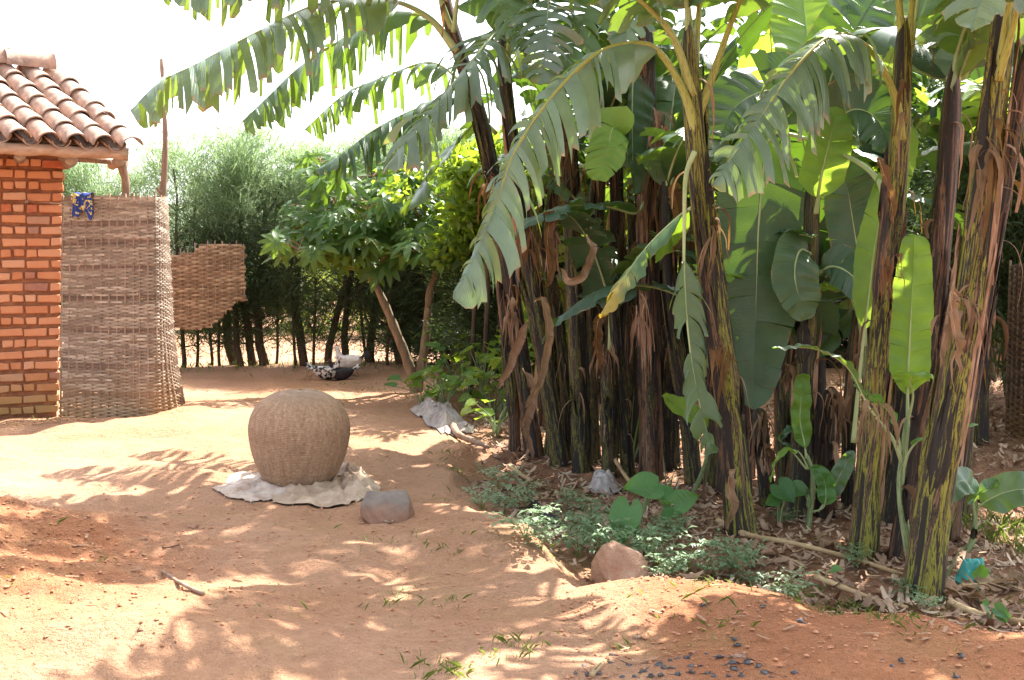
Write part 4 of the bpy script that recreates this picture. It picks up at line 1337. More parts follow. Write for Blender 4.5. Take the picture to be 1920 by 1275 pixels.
def build_bananas():
    # ---- F: plant at the left end of the clump, its fronds hang over the yard
    b = base_of(1003, 852); D = b.y
    f = plant('slanting banana plant at the left end whose torn fronds arch over the yard', b)
    k = [b, W(985, 720, D), W(955, 520, D - .05), W(908, 260, D - .1), W(868, 120, D - .15), W(838, 20, D - .2), W(825, -60, D - .2)]
    pseudostem(f, k, 0.100, 0.075, M['stem_brown'], 1, 6, 6)
    E = D - .2
    T1 = W(858, 95, E)
    banana_leaf(f, [T1, W(800, 30, E - .1), W(715, -2, E - .3), W(600, 8, E - .6), W(480, 62, E - .9), W(370, 120, E - 1.1), W(300, 155, E - 1.2), W(246, 208, E - 1.3)], .56, M['leaf_pale'], .20, .97, 1.1, 11, rib=.026, a0=-22, n=64, tipw=.4)
    banana_leaf(f, [W(862, 110, E), W(800, 35, E + .2), W(720, 30, E + .3), W(640, 75, E + .3), W(560, 128, E + .3), W(500, 185, E + .2), W(455, 228, E + .1)], .46, M['leaf_mid'], .18, 1.0, 1.15, 12, rib=.022, a0=-24, n=60, tipw=.35)
    banana_leaf(f, [W(885, 170, E + .1), W(810, 118, E + .6), W(720, 145, E + .8), W(650, 175, E + .9), W(605, 212, E + .9), W(572, 244, E + .9)], .42, M['leaf_mid'], .2, 1.0, 1.1, 13, gap=.38, rib=.018, a0=-24, n=56)
    banana_leaf(f, [W(850, 60, E), W(790, -60, E - .4), W(660, -75, E - .8), W(520, -60, E - 1.1), W(400, -28, E - 1.3), W(300, -8, E - 1.4)], .46, M['leaf_pale'], .2, 1.0, 1.1, 14, rib=.022, a0=-20, n=56)
    banana_leaf(f, [W(905, 215, E + .1), W(850, 185, E + .1), W(780, 205, E + .1), W(705, 242, E), W(640, 290, E - .1), W(588, 322, E - .2)], .42, M['leaf_dark'], .15, .8, 1.05, 15, rib=.018, a0=-18)
    banana_leaf(f, [W(930, 250, E + .4), W(900, 225, E + .5), W(862, 262, E + .5), W(815, 320, E + .45), W(778, 370, E + .4), W(752, 402, E + .4)], .33, M['leaf_mid'], .12, .5, .6, 16, rib=.016)
    banana_leaf(f, [W(850, 40, E), W(860, -60, E + .3), W(800, -190, E + .2), W(700, -260, E - .2), W(560, -250, E - .6)], .36, M['leaf_mid'], .2, .8, .6, 17)
    # ---- G: dark tall stem right behind F
    b = base_of(1052, 872); D = b.y
    g = plant('tall dark banana plant just right of the slanting one with a pale drooping front frond', b)
    k = [b, W(1015, 640, D), W(975, 400, D), W(957, 240, D - .05), W(945, 120, D - .1), W(945, 40, D - .1)]
    pseudostem(g, k, 0.095, 0.07, M['stem_dark'], 2, 5, 5)
    E = D - .1
    banana_leaf(g, [W(948, 130, E), W(955, 55, E - .2), W(925, 68, E - .5), W(875, 128, E - .75), W(815, 200, E - .9), W(765, 262, E - 1.0), W(728, 312, E - 1.05)], .56, M['leaf_pale'], .16, .95, 1.8, 21, rib=.022, a0=2, n=60, sweep=.4)
    banana_leaf(g, [W(950, 100, E), W(985, -70, E - .3), W(1024, -55, E - .6), W(1026, 45, E - .9), W(1016, 160, E - 1.0)], .33, M['leaf_pale'], .3, 1.0, .55, 22, rib=.02, up=(0, -.6, .8))
    banana_leaf(g, [W(950, 110, E), W(1050, -110, E - .2), W(1125, -60, E - .6), W(1092, 40, E - .8), W(1052, 150, E - .9)], .36, M['leaf_mid'], .3, .95, .55, 23, rib=.02, up=(0.1, -.6, .8))
    banana_leaf(g, [W(950, 90, E), W(1080, -150, E - .4), W(1175, -120, E - .8), W(1188, -20, E - 1.0), W(1168, 95, E - 1.1)], .36, M['leaf_pale'], .3, 1., .7, 26, rib=.018, up=(.1, -.6, .8))
    banana_leaf(f, [W(850, 60, E), W(872, -90, E - .3), W(915, -75, E - .6), W(955, 5, E - .8), W(985, 100, E - .9)], .34, M['leaf_mid'], .3, 1., .7, 27, rib=.018, up=(.1, -.6, .8))
    crown(g, W(945, 30, E), 5, -40, 140, 24, 2.1)
    crown(g, W(948, -20, E), 4, -170, -50, 25, 2.3, .36, (55, 72), grav=.045, tear=.9)
    # ---- E, black broken stem
    b = base_of(1092, 882); D = b.y
    e = plant('black topped banana stem with tan fibre wrapped round its upper end', b)
    k = [b, W(1085, 740, D), W(1076, 560, D), W(1070, 400, D), W(1064, 285, D), W(1052, 200, D)]
    fr = pseudostem(e, k, 0.105, 0.075, M['stem_dark'], 3, 3, 9, smat=M['stem_dark'])
    fibre_bunch(e, W(1056, 228, D - .09), .62, 44, .20, M['leaf_rust'], 31)
    fibre_bunch(e, W(1088, 330, D - .10), .85, 26, .12, M['leaf_rust'], 32)
    fibre_bunch(e, W(1040, 410, D - .11), .55, 14, .10, M['leaf_dead'], 34)
    # ---- H short stump
    b = base_of(1142, 892); D = b.y
    h = plant('short dead banana stump with a ragged brown top in the middle of the clump', b)
    pseudostem(h, [b, W(1140, 760, D), W(1136, 655, D)], 0.075, 0.065, M['stem_dark'], 4, 3, 3)
    fibre_bunch(h, W(1134, 640, D - .05), .42, 24, .14, M['leaf_dead'], 33)
    # ---- D big brown trunk
    b = base_of(1222, 893); D = b.y
    d = plant('thick rust brown banana trunk in the middle with dead leaves on its right side', b)
    k = [b, W(1218, 700, D), W(1214, 500, D), W(1214, 300, D), W(1212, 130, D), W(1208, 20, D)]
    pseudostem(d, k, 0.115, 0.085, M['stem_brown'], 5, 7, 6)
    banana_leaf(d, [W(1200, 110, D - .1), W(1188, 135, D - .14), W(1185, 200, D - .16), W(1186, 290, D - .16), W(1190, 365, D - .16)], .22, M['leaf_dark'], .06, .15, .3, 41, up=(0.5, -1, .0), sides=(.25, 1), rib=.012)
    banana_leaf(d, [W(1190, 320, D - .1), W(1168, 262, D - .18), W(1150, 240, D - .24), W(1138, 290, D - .3), W(1124, 338, D - .32)], .20, M['leaf_light'], .34, .1, .35, 42, up=(-.4, -.8, .3), rib=.010)
    for i, (x0, y0, x1, y1) in enumerate([(1232, 190, 1248, 330), (1236, 215, 1262, 365), (1230, 260, 1240, 420), (1236, 240, 1252, 395), (1226, 310, 1232, 470)]):
        fibre_bunch(d, W(x0 + 6, y0 + 10, D - .12), (y1 - y0) / F * D * 1.15, 26, .20, M['leaf_rust' if i % 3 else 'leaf_dead'], 43 + i, (.25, -.95, 0))
    crown(d, W(1208, 10, D), 6, -60, 170, 48, 2.2)
    crown(d, W(1208, -40, D), 5, -175, -40, 39, 2.5, .38, (52, 72), grav=.04, tear=.9)
    banana_leaf(d, [W(1210, 380, D - .1), W(1190, 400, D - .2), W(1140, 388, D - .3), W(1070, 386, D - .4), W(1005, 408, D - .5), W(958, 446, D - .5)], .25, M['leaf_dark'], .1, .25, .65, 49, rib=.014)
    # ---- C green trunk, front centre
    b = base_of(1392, 1000); D = b.y
    c = plant('front centre banana plant with yellow green trunk and a frond drooping far to the left', b)
    k = [b, W(1368, 800, D), W(1340, 580, D), W(1318, 400, D), W(1304, 260, D), W(1296, 140, D), W(1290, 40, D)]
    fr = pseudostem(c, k, 0.112, 0.070, M['stem_green'], 6, 6, 7)
    crown(c, W(1290, -40, D), 2, -190, -110, 37, 1.5, .33, (50, 72), grav=.06, tear=.95)
    mt = M['petiole']
    banana_leaf(c, [W(1304, 250, D - .03), W(1285, 180, D - .06), W(1245, 108, D - .1), W(1205, 82, D - .15), W(1130, 95, D - .3), W(1062, 152, D - .42), W(1005, 222, D - .5), W(958, 300, D - .58), W(930, 385, D - .64), W(892, 480, D - .7), W(850, 560, D - .75)], .42, M['leaf_pale'], .20, .97, 1.9, 51, rib=.026, stalkmat=mt, a0=2, up=(0.25, -.45, .85), sides=(.42, 1), n=64, sweep=.5)
    banana_leaf(c, [W(1300, 180, D - .03), W(1262, 70, D - .1), W(1205, 5, D - .2), W(1120, -60, D - .4), W(1000, -90, D - .7), W(880, -60, D - 1.0)], .34, M['leaf_mid'], .25, 1., 1.2, 52, gap=.3, rib=.026, stalkmat=mt)
    banana_leaf(c, [W(1296, 160, D), W(1290, 20, D), W(1262, -120, D - .3), W(1180, -230, D - .8), W(1060, -250, D - 1.3)], .34, M['leaf_mid'], .25, 1., 1.2, 53, gap=.35, rib=.026, stalkmat=mt)
    banana_leaf(c, [W(1306, 230, D), W(1340, 130, D - .02), W(1372, 40, D - .1), W(1420, -80, D - .4), W(1450, -150, D - .9), W(1440, -90, D - 1.4)], .34, M['leaf_mid'], .3, 1., 1.2, 54, gap=.3, rib=.026, stalkmat=mt)
    banana_leaf(c, [W(1300, 160, D), W(1312, 0, D + .1), W(1325, -160, D - .2), W(1340, -280, D - .8)], .34, M['leaf_mid'], .3, 1., 1., 55, gap=.3, rib=.026, stalkmat=mt)
    banana_leaf(c, [W(1302, 285, D - .1), W(1286, 330, D - .15), W(1283, 420, D - .2), W(1283, 520, D - .22), W(1290, 620, D - .22), W(1304, 720, D - .22), W(1335, 850, D - .2)], .21, M['leaf_mid'], .36, .62, 1.3, 56, up=(.3, -1, .0), rib=.014, gap=.08, sweep=.45)
    banana_leaf(c, [W(1312, 380, D), W(1272, 408, D + .1), W(1215, 462, D + .15), W(1165, 530, D + .12), W(1125, 592, D + .1)], .27, M['leaf_tip'], .08, .3, .75, 57, rib=.014, a0=-10, sides=(1, .75))
    fibre_bunch(c, W(1336, 430, D - .09), .45, 12, .12, M['leaf_dead'], 58)
    fibre_bunch(c, W(1360, 640, D - .11), .55, 12, .12, M['leaf_rust'], 59)
    # ---- B trunk left of the pair on the right
    b = base_of(1618, 1045); D = b.y
    bb = plant('banana plant right of centre with a large pale frond bent over to the left', b)
    k = [b, W(1635, 830, D), W(1655, 600, D), W(1676, 400, D), W(1688, 250, D), W(1692, 120, D), W(1695, 30, D)]
    pseudostem(bb, k, 0.100, 0.062, M['stem_green'], 7, 6, 6)
    banana_leaf(bb, [W(1690, 262, D - .03), W(1682, 195, D - .06), W(1655, 128, D - .1), W(1622, 85, D - .2), W(1565, 66, D - .35), W(1500, 118, D - .5), W(1440, 200, D - .6), W(1390, 275, D - .66), W(1336, 350, D - .72)], .43, M['leaf_pale'], .22, .95, 1.8, 61, rib=.024, stalkmat=mt, a0=4, up=(.2, -.45, .87), sides=(.5, 1), n=64, sweep=.45)
    banana_leaf(bb, [W(1692, 210, D), W(1690, 60, D), W(1672, -80, D - .1), W(1600, -220, D - .5), W(1480, -260, D - 1.0), W(1370, -200, D - 1.4)], .36, M['leaf_mid'], .3, .7, .5, 62, rib=.026, stalkmat=mt)
    banana_leaf(bb, [W(1695, 210, D), W(1706, 60, D), W(1716, -90, D - .1), W(1720, -240, D - .6), W(1700, -300, D - 1.2)], .36, M['leaf_mid'], .3, .6, .5, 63, rib=.026, stalkmat=mt)
    banana_leaf(bb, [W(1695, 200, D), W(1708, 90, D + .1), W(1738, -60, D + .3), W(1820, -180, D + .4), W(1930, -190, D + .3)], .34, M['leaf_mid'], .3, .6, .5, 64, rib=.024, stalkmat=mt)
    banana_leaf(bb, [W(1672, 420, D + .15), W(1640, 330, D + .5), W(1560, 280, D + .9), W(1470, 250, D + 1.0), W(1440, 270, D + 1.0), W(1424, 400, D + .95), W(1418, 540, D + .9), W(1412, 768, D + .85)], .30, M['leaf_dark'], .40, .12, .12, 65, up=(0, -1, .05), rib=.018, a0=-4, n=60, sweep=.12)
    banana_leaf(bb, [W(1600, 830, D + .5), W(1612, 700, D + .5), W(1628, 560, D + .45), W(1648, 420, D + .45), W(1712, 235, D + .5)], .135, M['leaf_light'], .35, .08, .10, 66, up=(.1, -1, .0), rib=.013)
    # ---- A front right trunk
    b = base_of(1728, 1118); D = b.y
    a = plant('thickest yellow green banana trunk at the front right leaning right with dry tan sheaths', b)
    k = [b, W(1752, 930, D), W(1785, 740, D), W(1815, 560, D), W(1842, 380, D), W(1858, 230, D), W(1875, 90, D), W(1885, -30, D)]
    pseudostem(a, k, 0.120, 0.072, M['stem_green'], 8, 7, 6)
    banana_leaf(a, [W(1872, 150, D - .05), W(1905, 20, D - .2), W(1895, -60, D - .5), W(1850, -20, D - .7), W(1822, 60, D - .8)], .24, M['leaf_pale'], .3, .6, .6, 71, rib=.02, stalkmat=mt)
    banana_leaf(a, [W(1876, 120, D - .05), W(1900, -30, D - .2), W(1940, -90, D - .5), W(1975, 10, D - .7), W(1985, 130, D - .75)], .26, M['leaf_pale'], .3, .7, .6, 72, rib=.02, stalkmat=mt)
    crown(a, W(1885, -20, D), 5, -150, 100, 73, 1.9)
    fibre_bunch(a, W(1806, 535, D - .10), .50, 16, .16, M['leaf_dead'], 75)
    fibre_bunch(a, W(1770, 590, D - .10), .30, 12, .12, M['leaf_dead'], 77)
    fibre_bunch(a, W(1845, 270, D - .09), .55, 16, .16, M['leaf_dead'], 76)
    fibre_bunch(a, W(1880, 230, D - .09), .60, 14, .16, M['leaf_rust'], 78)
    # ---- further stems of the right clump
    for i, (lab, bp, pts, dd, r0, r1, mt_, crn) in enumerate([
        ('blackish leaning banana stem squeezed between the two yellow green trunks on the right', (1690, 1060), [(1715, 850), (1745, 640), (1768, 430), (1782, 260), (1788, 120)], .15, .085, .06, 'stem_brown', 4),
        ('tan shaggy banana stem at the right rear of the right hand clump', (1770, 1040), [(1795, 830), (1830, 620), (1872, 400), (1905, 220), (1925, 90)], .35, .09, .06, 'stem_brown', 4),
        ('slender dark banana stem leaning right behind the right hand clump', (1660, 1020), [(1690, 820), (1728, 600), (1760, 400), (1775, 240), (1784, 130)], .5, .075, .05, 'stem_dark', 4),
        ('dark banana stem standing straight just left of the front centre trunk', (1302, 915), [(1285, 760), (1262, 600), (1250, 450), (1248, 320)], .2, .085, .06, 'stem_dark', 4),
        ('cut banana stump with a dark fibrous top right of the front centre trunk', (1440, 962), [(1432, 860), (1424, 765)], .2, .075, .065, 'stem_dark', 0),
        ('brown cut banana stump between the small sucker and the right hand trunk', (1545, 985), [(1552, 860), (1560, 725)], .2, .085, .07, 'stem_brown', 0),
        ('pale brown banana stem behind the middle of the clump with peeling bark', (1168, 880), [(1164, 700), (1158, 520), (1154, 380), (1150, 250)], .8, .085, .06, 'stem_brown', 4),
        ('blackened banana stem standing behind the rust brown trunk on its right', (1262, 900), [(1255, 720), (1245, 560), (1240, 400)], .5, .08, .06, 'stem_dark', 3),
        ('thin yellow streaked banana stem left of the tan stem at the left end', (1028, 868), [(1040, 700), (1018, 560), (1000, 440), (985, 330)], .25, .06, .045, 'stem_green', 0),
        ('brown fibrous banana stem leaning left at the foot of the left end', (965, 862), [(962, 760), (950, 640), (938, 540), (930, 440)], .3, .065, .045, 'stem_brown', 0),
    ]):
        b = base_of(*bp); b.y += dd; b.x *= b.y / (b.y - dd); b.z = Hs(b.x, b.y) - .04
        r = plant(lab, b)
        k = [b] + [W(x, y, b.y) for x, y in pts]
        pseudostem(r, k, r0, r1, M[mt_], 80 + i, 4, 5)
        if crn:
            crown(r, k[-1], crn, -30, 200, 90 + i, 1.7, .27, tear=.45)
        else:
            q = k[-1]
            fibre_bunch(r, q + Vector((0, -.06, -.02)), .36, 20, .16, M['leaf_dead'], 700 + i)
    # ---- leaves above the picture whose shade dapples the yard
    V = lambda *q: [Vector(p) for p in q]
    for i, (r, pts, w) in enumerate([
        (d, V((1.0, 8.3, 3.6), (.7, 7.6, 4.2), (.4, 6.9, 4.4), (.15, 6.3, 4.2), (.05, 5.9, 4.0)), .38),
        (c, V((1.1, 6.4, 3.3), (.7, 5.9, 3.9), (.2, 5.5, 4.0), (-.3, 5.2, 3.8)), .38),
        (c, V((1.1, 6.4, 3.3), (.9, 5.7, 3.9), (.6, 5.0, 4.0), (.3, 4.4, 3.8)), .38),
        (bb, V((2.1, 5.9, 3.3), (1.9, 5.3, 3.9), (1.6, 4.7, 4.0), (1.2, 4.2, 3.8)), .38)]):
        banana_leaf(r, pts, w, M['leaf_mid'], .15, 1., .9, 950 + i, n=34, m=6, gap=.25)
    # ---- thin dark stems that crowd the clump
    rng = random.Random(5)
    for i, (x0, y0, x1, y1, dd, lab) in enumerate([
        (1072, 878, 1030, 470, .3, 'thin black banana stem between the tall dark plant and the black topped stem'),
        (1118, 885, 1108, 420, .45, 'thin black banana stem close to the right of the black topped stem'),
        (1190, 888, 1185, 430, .5, 'thin dark stem close to the left of the rust brown trunk'),
        (1250, 892, 1262, 470, .3, 'thin dark stem close to the right of the rust brown trunk'),
        (1335, 930, 1310, 520, .35, 'thin dark stem just left of the foot of the front centre trunk'),
        (1470, 968, 1478, 560, .6, 'thin dark stem right of the cut dark stump'),
        (1590, 990, 1610, 560, .5, 'thin dark stem behind the foot of the trunk with the bent pale frond'),
        (1650, 1010, 1690, 480, .6, 'thin dark leaning stem between the two right hand yellow green trunks'),
        (1800, 1010, 1850, 520, .5, 'thin dark leaning stem at the right of the thickest trunk'),
        (1148, 886, 1170, 560, .2, 'slender leaning dead stem right of the short dead stump')]):
        b = base_of(x0, y0); k_ = (b.y + dd) / b.y; b = Vector((b.x * k_, b.y + dd, 0)); b.z = Hs(b.x, b.y) - .04
        r = plant(lab, b)
        e1 = W(x1, y1, b.y); e2 = e1 + Vector((rng.uniform(-.1, .1), 0, rng.uniform(.3, .8)))
        pseudostem(r, [b, b.lerp(e1, .5) + Vector((rng.uniform(-.04, .04), 0, 0)), e1, e2], rng.uniform(.055, .075), .045, M['stem_dark'], 500 + i, 3, 3)
        fibre_bunch(r, b.lerp(e1, rng.uniform(.5, .95)) + Vector((0, -.06, 0)), rng.uniform(.25, .5), 12, .10, M[rng.choice(['leaf_rust', 'leaf_dead'])], 520 + i)
        fibre_bunch(r, e2 + Vector((0, -.05, 0)), .5, 22, .16, M['leaf_rust'], 540 + i)
    for i, (r, x, y, D_, l) in enumerate([(f, 920, 330, 9.15, .5), (f, 960, 560, 9.2, .5), (g, 985, 430, 8.6, .6), (d, 1205, 560, 8.15, .5), (bb, 1672, 480, 5.8, .3), (bb, 1640, 760, 5.8, .35), (c, 1352, 640, 6.35, .25)]):
        fibre_bunch(r, W(x, y, D_), l, 20, .16, M['leaf_dead' if i % 2 else 'leaf_rust'], 560 + i)
    # ---- broad dry sheaths that have curled away and hang limp
    for i, (r, pts, w, m_) in enumerate([
        (e, [(1002, 566, 8.3), (1018, 560, 8.25), (1027, 630, 8.2), (1012, 710, 8.2), (984, 765, 8.25)], .045, 'leaf_dead'),
        (f, [(990, 600, 9.0), (972, 640, 8.95), (952, 690, 8.95), (932, 728, 9.0)], .05, 'leaf_dead'),
        (e, [(1100, 440, 8.4), (1108, 470, 8.33), (1092, 515, 8.3), (1066, 528, 8.3), (1052, 505, 8.33)], .045, 'leaf_dead'),
        (g, [(1010, 420, 8.7), (1030, 404, 8.6), (1026, 450, 8.55), (1034, 500, 8.55), (1022, 540, 8.6)], .055, 'leaf_rust'),
        (f, [(980, 690, 9.2), (1000, 740, 9.1), (985, 800, 9.1), (1000, 860, 9.1)], .05, 'leaf_dead'),
        (h, [(1138, 590, 8.3), (1122, 600, 8.25), (1118, 640, 8.25), (1126, 690, 8.25)], .05, 'leaf_rust'),
        (bb, [(1655, 330, 5.9), (1648, 300, 5.85), (1668, 360, 5.8), (1676, 420, 5.8)], .03, 'leaf_rust'),
        (a, [(1800, 560, 5.1), (1782, 550, 5.0), (1790, 620, 4.98), (1800, 700, 5.0)], .035, 'leaf_dead'),
        (c, [(1378, 880, 6.4), (1366, 900, 6.3), (1372, 950, 6.3), (1360, 990, 6.35)], .04, 'leaf_dead'),
        (d, [(1255, 370, 8.2), (1262, 360, 8.1), (1272, 410, 8.1), (1262, 470, 8.1)], .09, 'leaf_rust')]):
        banana_leaf(r, [W(*p) for p in pts], w, M[m_], .02, .25, .5, 980 + i, up=(.4, -1, .2), rib=.004, stalkmat=M['stalk_dry'], n=22, m=5, a0=35, name='dry_sheath')
    # ---- rear plants that close the grove
    rng = random.Random(77)
    rear = [(1105, 10.2, 3.2), (1165, 11.0, 2.7), (1255, 10.0, 3.0), (1335, 11.0, 2.6), (1405, 9.2, 2.3), (1470, 10.4, 2.9), (1545, 8.9, 2.2), (1600, 10.6, 2.8), (1690, 9.6, 2.5), (1770, 10.8, 2.9), (1840, 9.2, 2.6), (1960, 8.4, 2.8), (1010, 11.4, 3.0), (1500, 8.0, 1.3), (1360, 8.4, 1.5), (1180, 9.3, 1.6)]
    RL = ['behind the black topped stem', 'far behind the short dead stump', 'just behind the blackened stem', 'far behind the front centre trunk', 'right of and behind the front centre trunk', 'behind the cut dark stump', 'behind the wavy leaved sucker', 'far behind the broad dark upright leaf', 'behind the bright green sucker leaf', 'far behind the thickest right hand trunk', 'just right of the right hand clump', 'at the right edge before the woven wall', 'behind the left end of the clump', 'short and just left of the small sucker', 'short and close behind the front centre trunk', 'short and left of the rust brown trunk']
    for i, (px, D, top) in enumerate(rear):
        x = (px - 960) / F * D; z = Hs(x, D) - .04
        r = plant('slender shaded banana plant at the rear, ' + RL[i], Vector((x, D, z)), 'banana plants in the rear of the grove')
        lx = rng.uniform(-.15, .2)
        k = [Vector((x, D, z)), Vector((x + lx * .4, D, z + top * .4)), Vector((x + lx, D + rng.uniform(-.1, .1), z + top))]
        pseudostem(r, k, rng.uniform(.07, .095), .05, M[rng.choice(['stem_dark', 'stem_brown', 'stem_dark'])], 200 + i, 3, 4)
        crown(r, k[-1], 6, -180, 180, 300 + i, 1.6, .27, (35, 82), ('leaf_dark', 'leaf_mid', 'leaf_dark', 'leaf_dark', 'leaf_light'), .6, .10)
    # ---- upright young leaves between the trunks
    s = plant('broad dark upright banana leaf shoot between the centre trunk and the right hand trunk', G(1622, 985))
    bs = OFF[s.name]; D = bs.y + .25
    pseudostem(s, [bs, W(1625, 820, D), W(1622, 640, D)], .045, .03, M['sucker_stem'], 401, 2, 1)
    banana_leaf(s, [W(1622, 650, D), W(1620, 545, D), W(1606, 460, D), W(1590, 360, D), W(1574, 272, D)], .20, M['leaf_dark'], .25, .05, .12, 402, up=(0, -1, .05), rib=.013)
    banana_leaf(s, [W(1622, 680, D), W(1600, 560, D + .1), W(1560, 545, D), W(1530, 535, D - .1), W(1500, 560, D - .15)], .10, M['leaf_light'], .35, .1, .3, 403, rib=.010)
    # ---- suckers
    b = G(1690, 1062, -.03); D = b.y - .22; b.y = D; b.z = Hs(b.x, D) - .03
    s = plant('young banana sucker with one tall bright green leaf in front of the right hand trunks', b)
    pseudostem(s, [b, W(1690, 930, D), W(1696, 840, D), W(1702, 780, D)], .034, .022, M['sucker_stem'], 411, 2, 1)
    banana_leaf(s, [W(1702, 800, D), W(1702, 720, D), W(1706, 630, D), W(1711, 530, D), W(1714, 440, D)], .118, M['leaf_light'], .16, .06, .08, 412, up=(-.1, -1, .05), rib=.010, tipw=.55)
    banana_leaf(s, [W(1702, 790, D), W(1712, 745, D - .05), W(1708, 712, D - .12), W(1722, 700, D - .2), W(1752, 712, D - .24)], .10, M['leaf_light'], .45, .1, .45, 413, rib=.008)
    banana_leaf(s, [W(1694, 880, D), W(1706, 845, D - .06), W(1730, 822, D - .1), W(1780, 806, D - .12), W(1834, 795, D - .14)], .06, M['taro'], .3, 0, .2, 414, rib=.008)
    banana_leaf(s, [W(1692, 870, D), W(1672, 820, D - .05), W(1630, 765, D - .1), W(1590, 690, D - .1), W(1530, 655, D - .1), W(1448, 652, D - .1)], .085, M['leaf_mid'], .42, 0, .2, 415, rib=.010)
    banana_leaf(s, [W(1694, 860, D), W(1676, 790, D), W(1655, 760, D), W(1620, 735, D - .05), W(1600, 722, D - .05)], .06, M['taro'], .3, 0, .3, 416, rib=.008)
    b = G(1512, 985, -.03); D = b.y - .1; b = Vector(((1520 - 960) / F * D, D, 0)); b.z = Hs(b.x, D) - .03
    s = plant('small banana sucker with a wavy light green leaf beside the brown stump', b)
    pseudostem(s, [b, W(1524, 900, D), W(1512, 850, D)], .026, .016, M['sucker_stem'], 421, 1, 0)
    banana_leaf(s, [W(1512, 860, D), W(1508, 830, D), W(1500, 790, D), W(1502, 745, D), W(1506, 700, D)], .07, M['leaf_light'], .12, .1, .1, 422, up=(.1, -1, 0), rib=.007, tipw=.6)
    banana_leaf(s, [W(1516, 880, D), W(1500, 850, D - .03), W(1478, 842, D - .06), W(1462, 850, D - .08), W(1450, 880, D - .08), W(1446, 905, D - .08)], .04, M['leaf_light'], .3, .2, .8, 423, rib=.006)
    banana_leaf(s, [W(1524, 960, D), W(1545, 950, D - .1), W(1548, 915, D - .1), W(1540, 890, D - .12), W(1520, 875, D - .12)], .065, M['taro'], .3, 0, .25, 424, up=(0, -1, .2), rib=.006)
    banana_leaf(s, [W(1534, 960, D), W(1560, 920, D), W(1578, 885, D), W(1600, 845, D)], .065, M['leaf_mid'], .25, 0, .2, 425, up=(-.4, -1, .2), rib=.006)
    banana_leaf(s, [W(1512, 880, D + .1), W(1480, 840, D + .1), W(1460, 820, D + .1), W(1490, 800, D + .05), W(1470, 815, D)], .06, M['leaf_dark'], .3, 0, .3, 426, rib=.006)
    # seedling at the right edge
    b = G(1818, 1060, -.03); D = b.y + .25; b.y = D; b.x = (1818 - 960) / F * D; b.z = Hs(b.x, D) - .02
    s = plant('banana seedling with broad shiny leaves at the far right edge', b)
    pseudostem(s, [b, W(1824, 1010, D), W(1830, 940, D)], .026, .016, M['sucker_stem'], 431, 1, 0)
    banana_leaf(s, [W(1830, 960, D), W(1842, 945, D - .05), W(1880, 925, D - .1), W(1925, 918, D - .15), W(1975, 930, D - .15)], .12, M['leaf_mid'], .14, 0, .25, 432, rib=.008, up=(0, -.8, .6))
    banana_leaf(s, [W(1828, 970, D), W(1822, 930, D - .05), W(1812, 905, D - .1), W(1795, 905, D - .15), W(1776, 935, D - .2)], .11, M['leaf_mid'], .25, 0, .3, 433, rib=.008, up=(0, -.6, .8))
    banana_leaf(s, [W(1828, 960, D), W(1832, 935, D), W(1850, 920, D - .05), W(1872, 900, D - .05)], .05, M['leaf_light'], .2, 0, .3, 434, rib=.006)
    # a bright leaf lying out of the shade left of the front trunk
    b = G(1310, 960, -.03)
    s = plant('low banana shoot whose single bright leaf points left behind the torn hanging frond', b)
    D = b.y + .4
    pseudostem(s, [Vector((b.x, D, Hs(b.x, D) - .03)), W(1322, 870, D), W(1328, 815, D)], .024, .015, M['sucker_stem'], 441, 1, 0)
    banana_leaf(s, [W(1328, 820, D), W(1320, 795, D - .05), W(1300, 778, D - .1), W(1272, 762, D - .15), W(1240, 742, D - .2)], .085, M['leaf_light'], .12, 0, .15, 442, up=(.2, -.9, .5), rib=.007)
    # large hanging half leaves and backlit leaves between the trunks
    s = plant('banana plant mostly hidden behind the pale bent frond with backlit leaves above it', Vector(((1500 - 960) / F * 7.6, 7.6, Hs(2.0, 7.6) - .04)))
    o = OFF[s.name]
    pseudostem(s, [o, W(1512, 700, 7.6), W(1522, 420, 7.6), W(1532, 240, 7.6)], .09, .06, M['stem_dark'], 451, 3, 3)
    for i, (pts, w, mt_, tr, dr) in enumerate([
        ([(1530, 260, 7.6), (1522, 150, 7.7), (1512, 60, 7.9), (1500, -60, 8.2)], .27, 'leaf_light', .1, .15),
        ([(1532, 250, 7.6), (1560, 140, 7.6), (1600, 60, 7.6), (1650, -20, 7.7)], .27, 'leaf_dark', .2, .3),
        ([(1528, 270, 7.6), (1490, 190, 7.5), (1440, 170, 7.4), (1380, 200, 7.3), (1350, 260, 7.2)], .27, 'leaf_dark', .4, .6),
        ([(1535, 280, 7.6), (1590, 210, 7.4), (1640, 220, 7.3), (1670, 280, 7.2)], .25, 'leaf_dark', .3, .6),
        ([(1530, 400, 7.5), (1540, 330, 7.4), (1556, 260, 7.4), (1570, 200, 7.4)], .16, 'leaf_light', .1, .1),
        ([(1525, 480, 7.6), (1500, 470, 7.4), (1490, 520, 7.3), (1510, 600, 7.3)], .17, 'leaf_mid', .1, .2),
        ([(1525, 520, 7.6), (1560, 500, 7.5), (1600, 520, 7.4), (1640, 580, 7.4)], .17, 'leaf_dark', .3, .4),
    ]):
        banana_leaf(s, [W(*p) for p in pts], w, M[mt_], .15, tr, dr, 460 + i, up=(0, -.9, .35), rib=.014)
build_bananas()
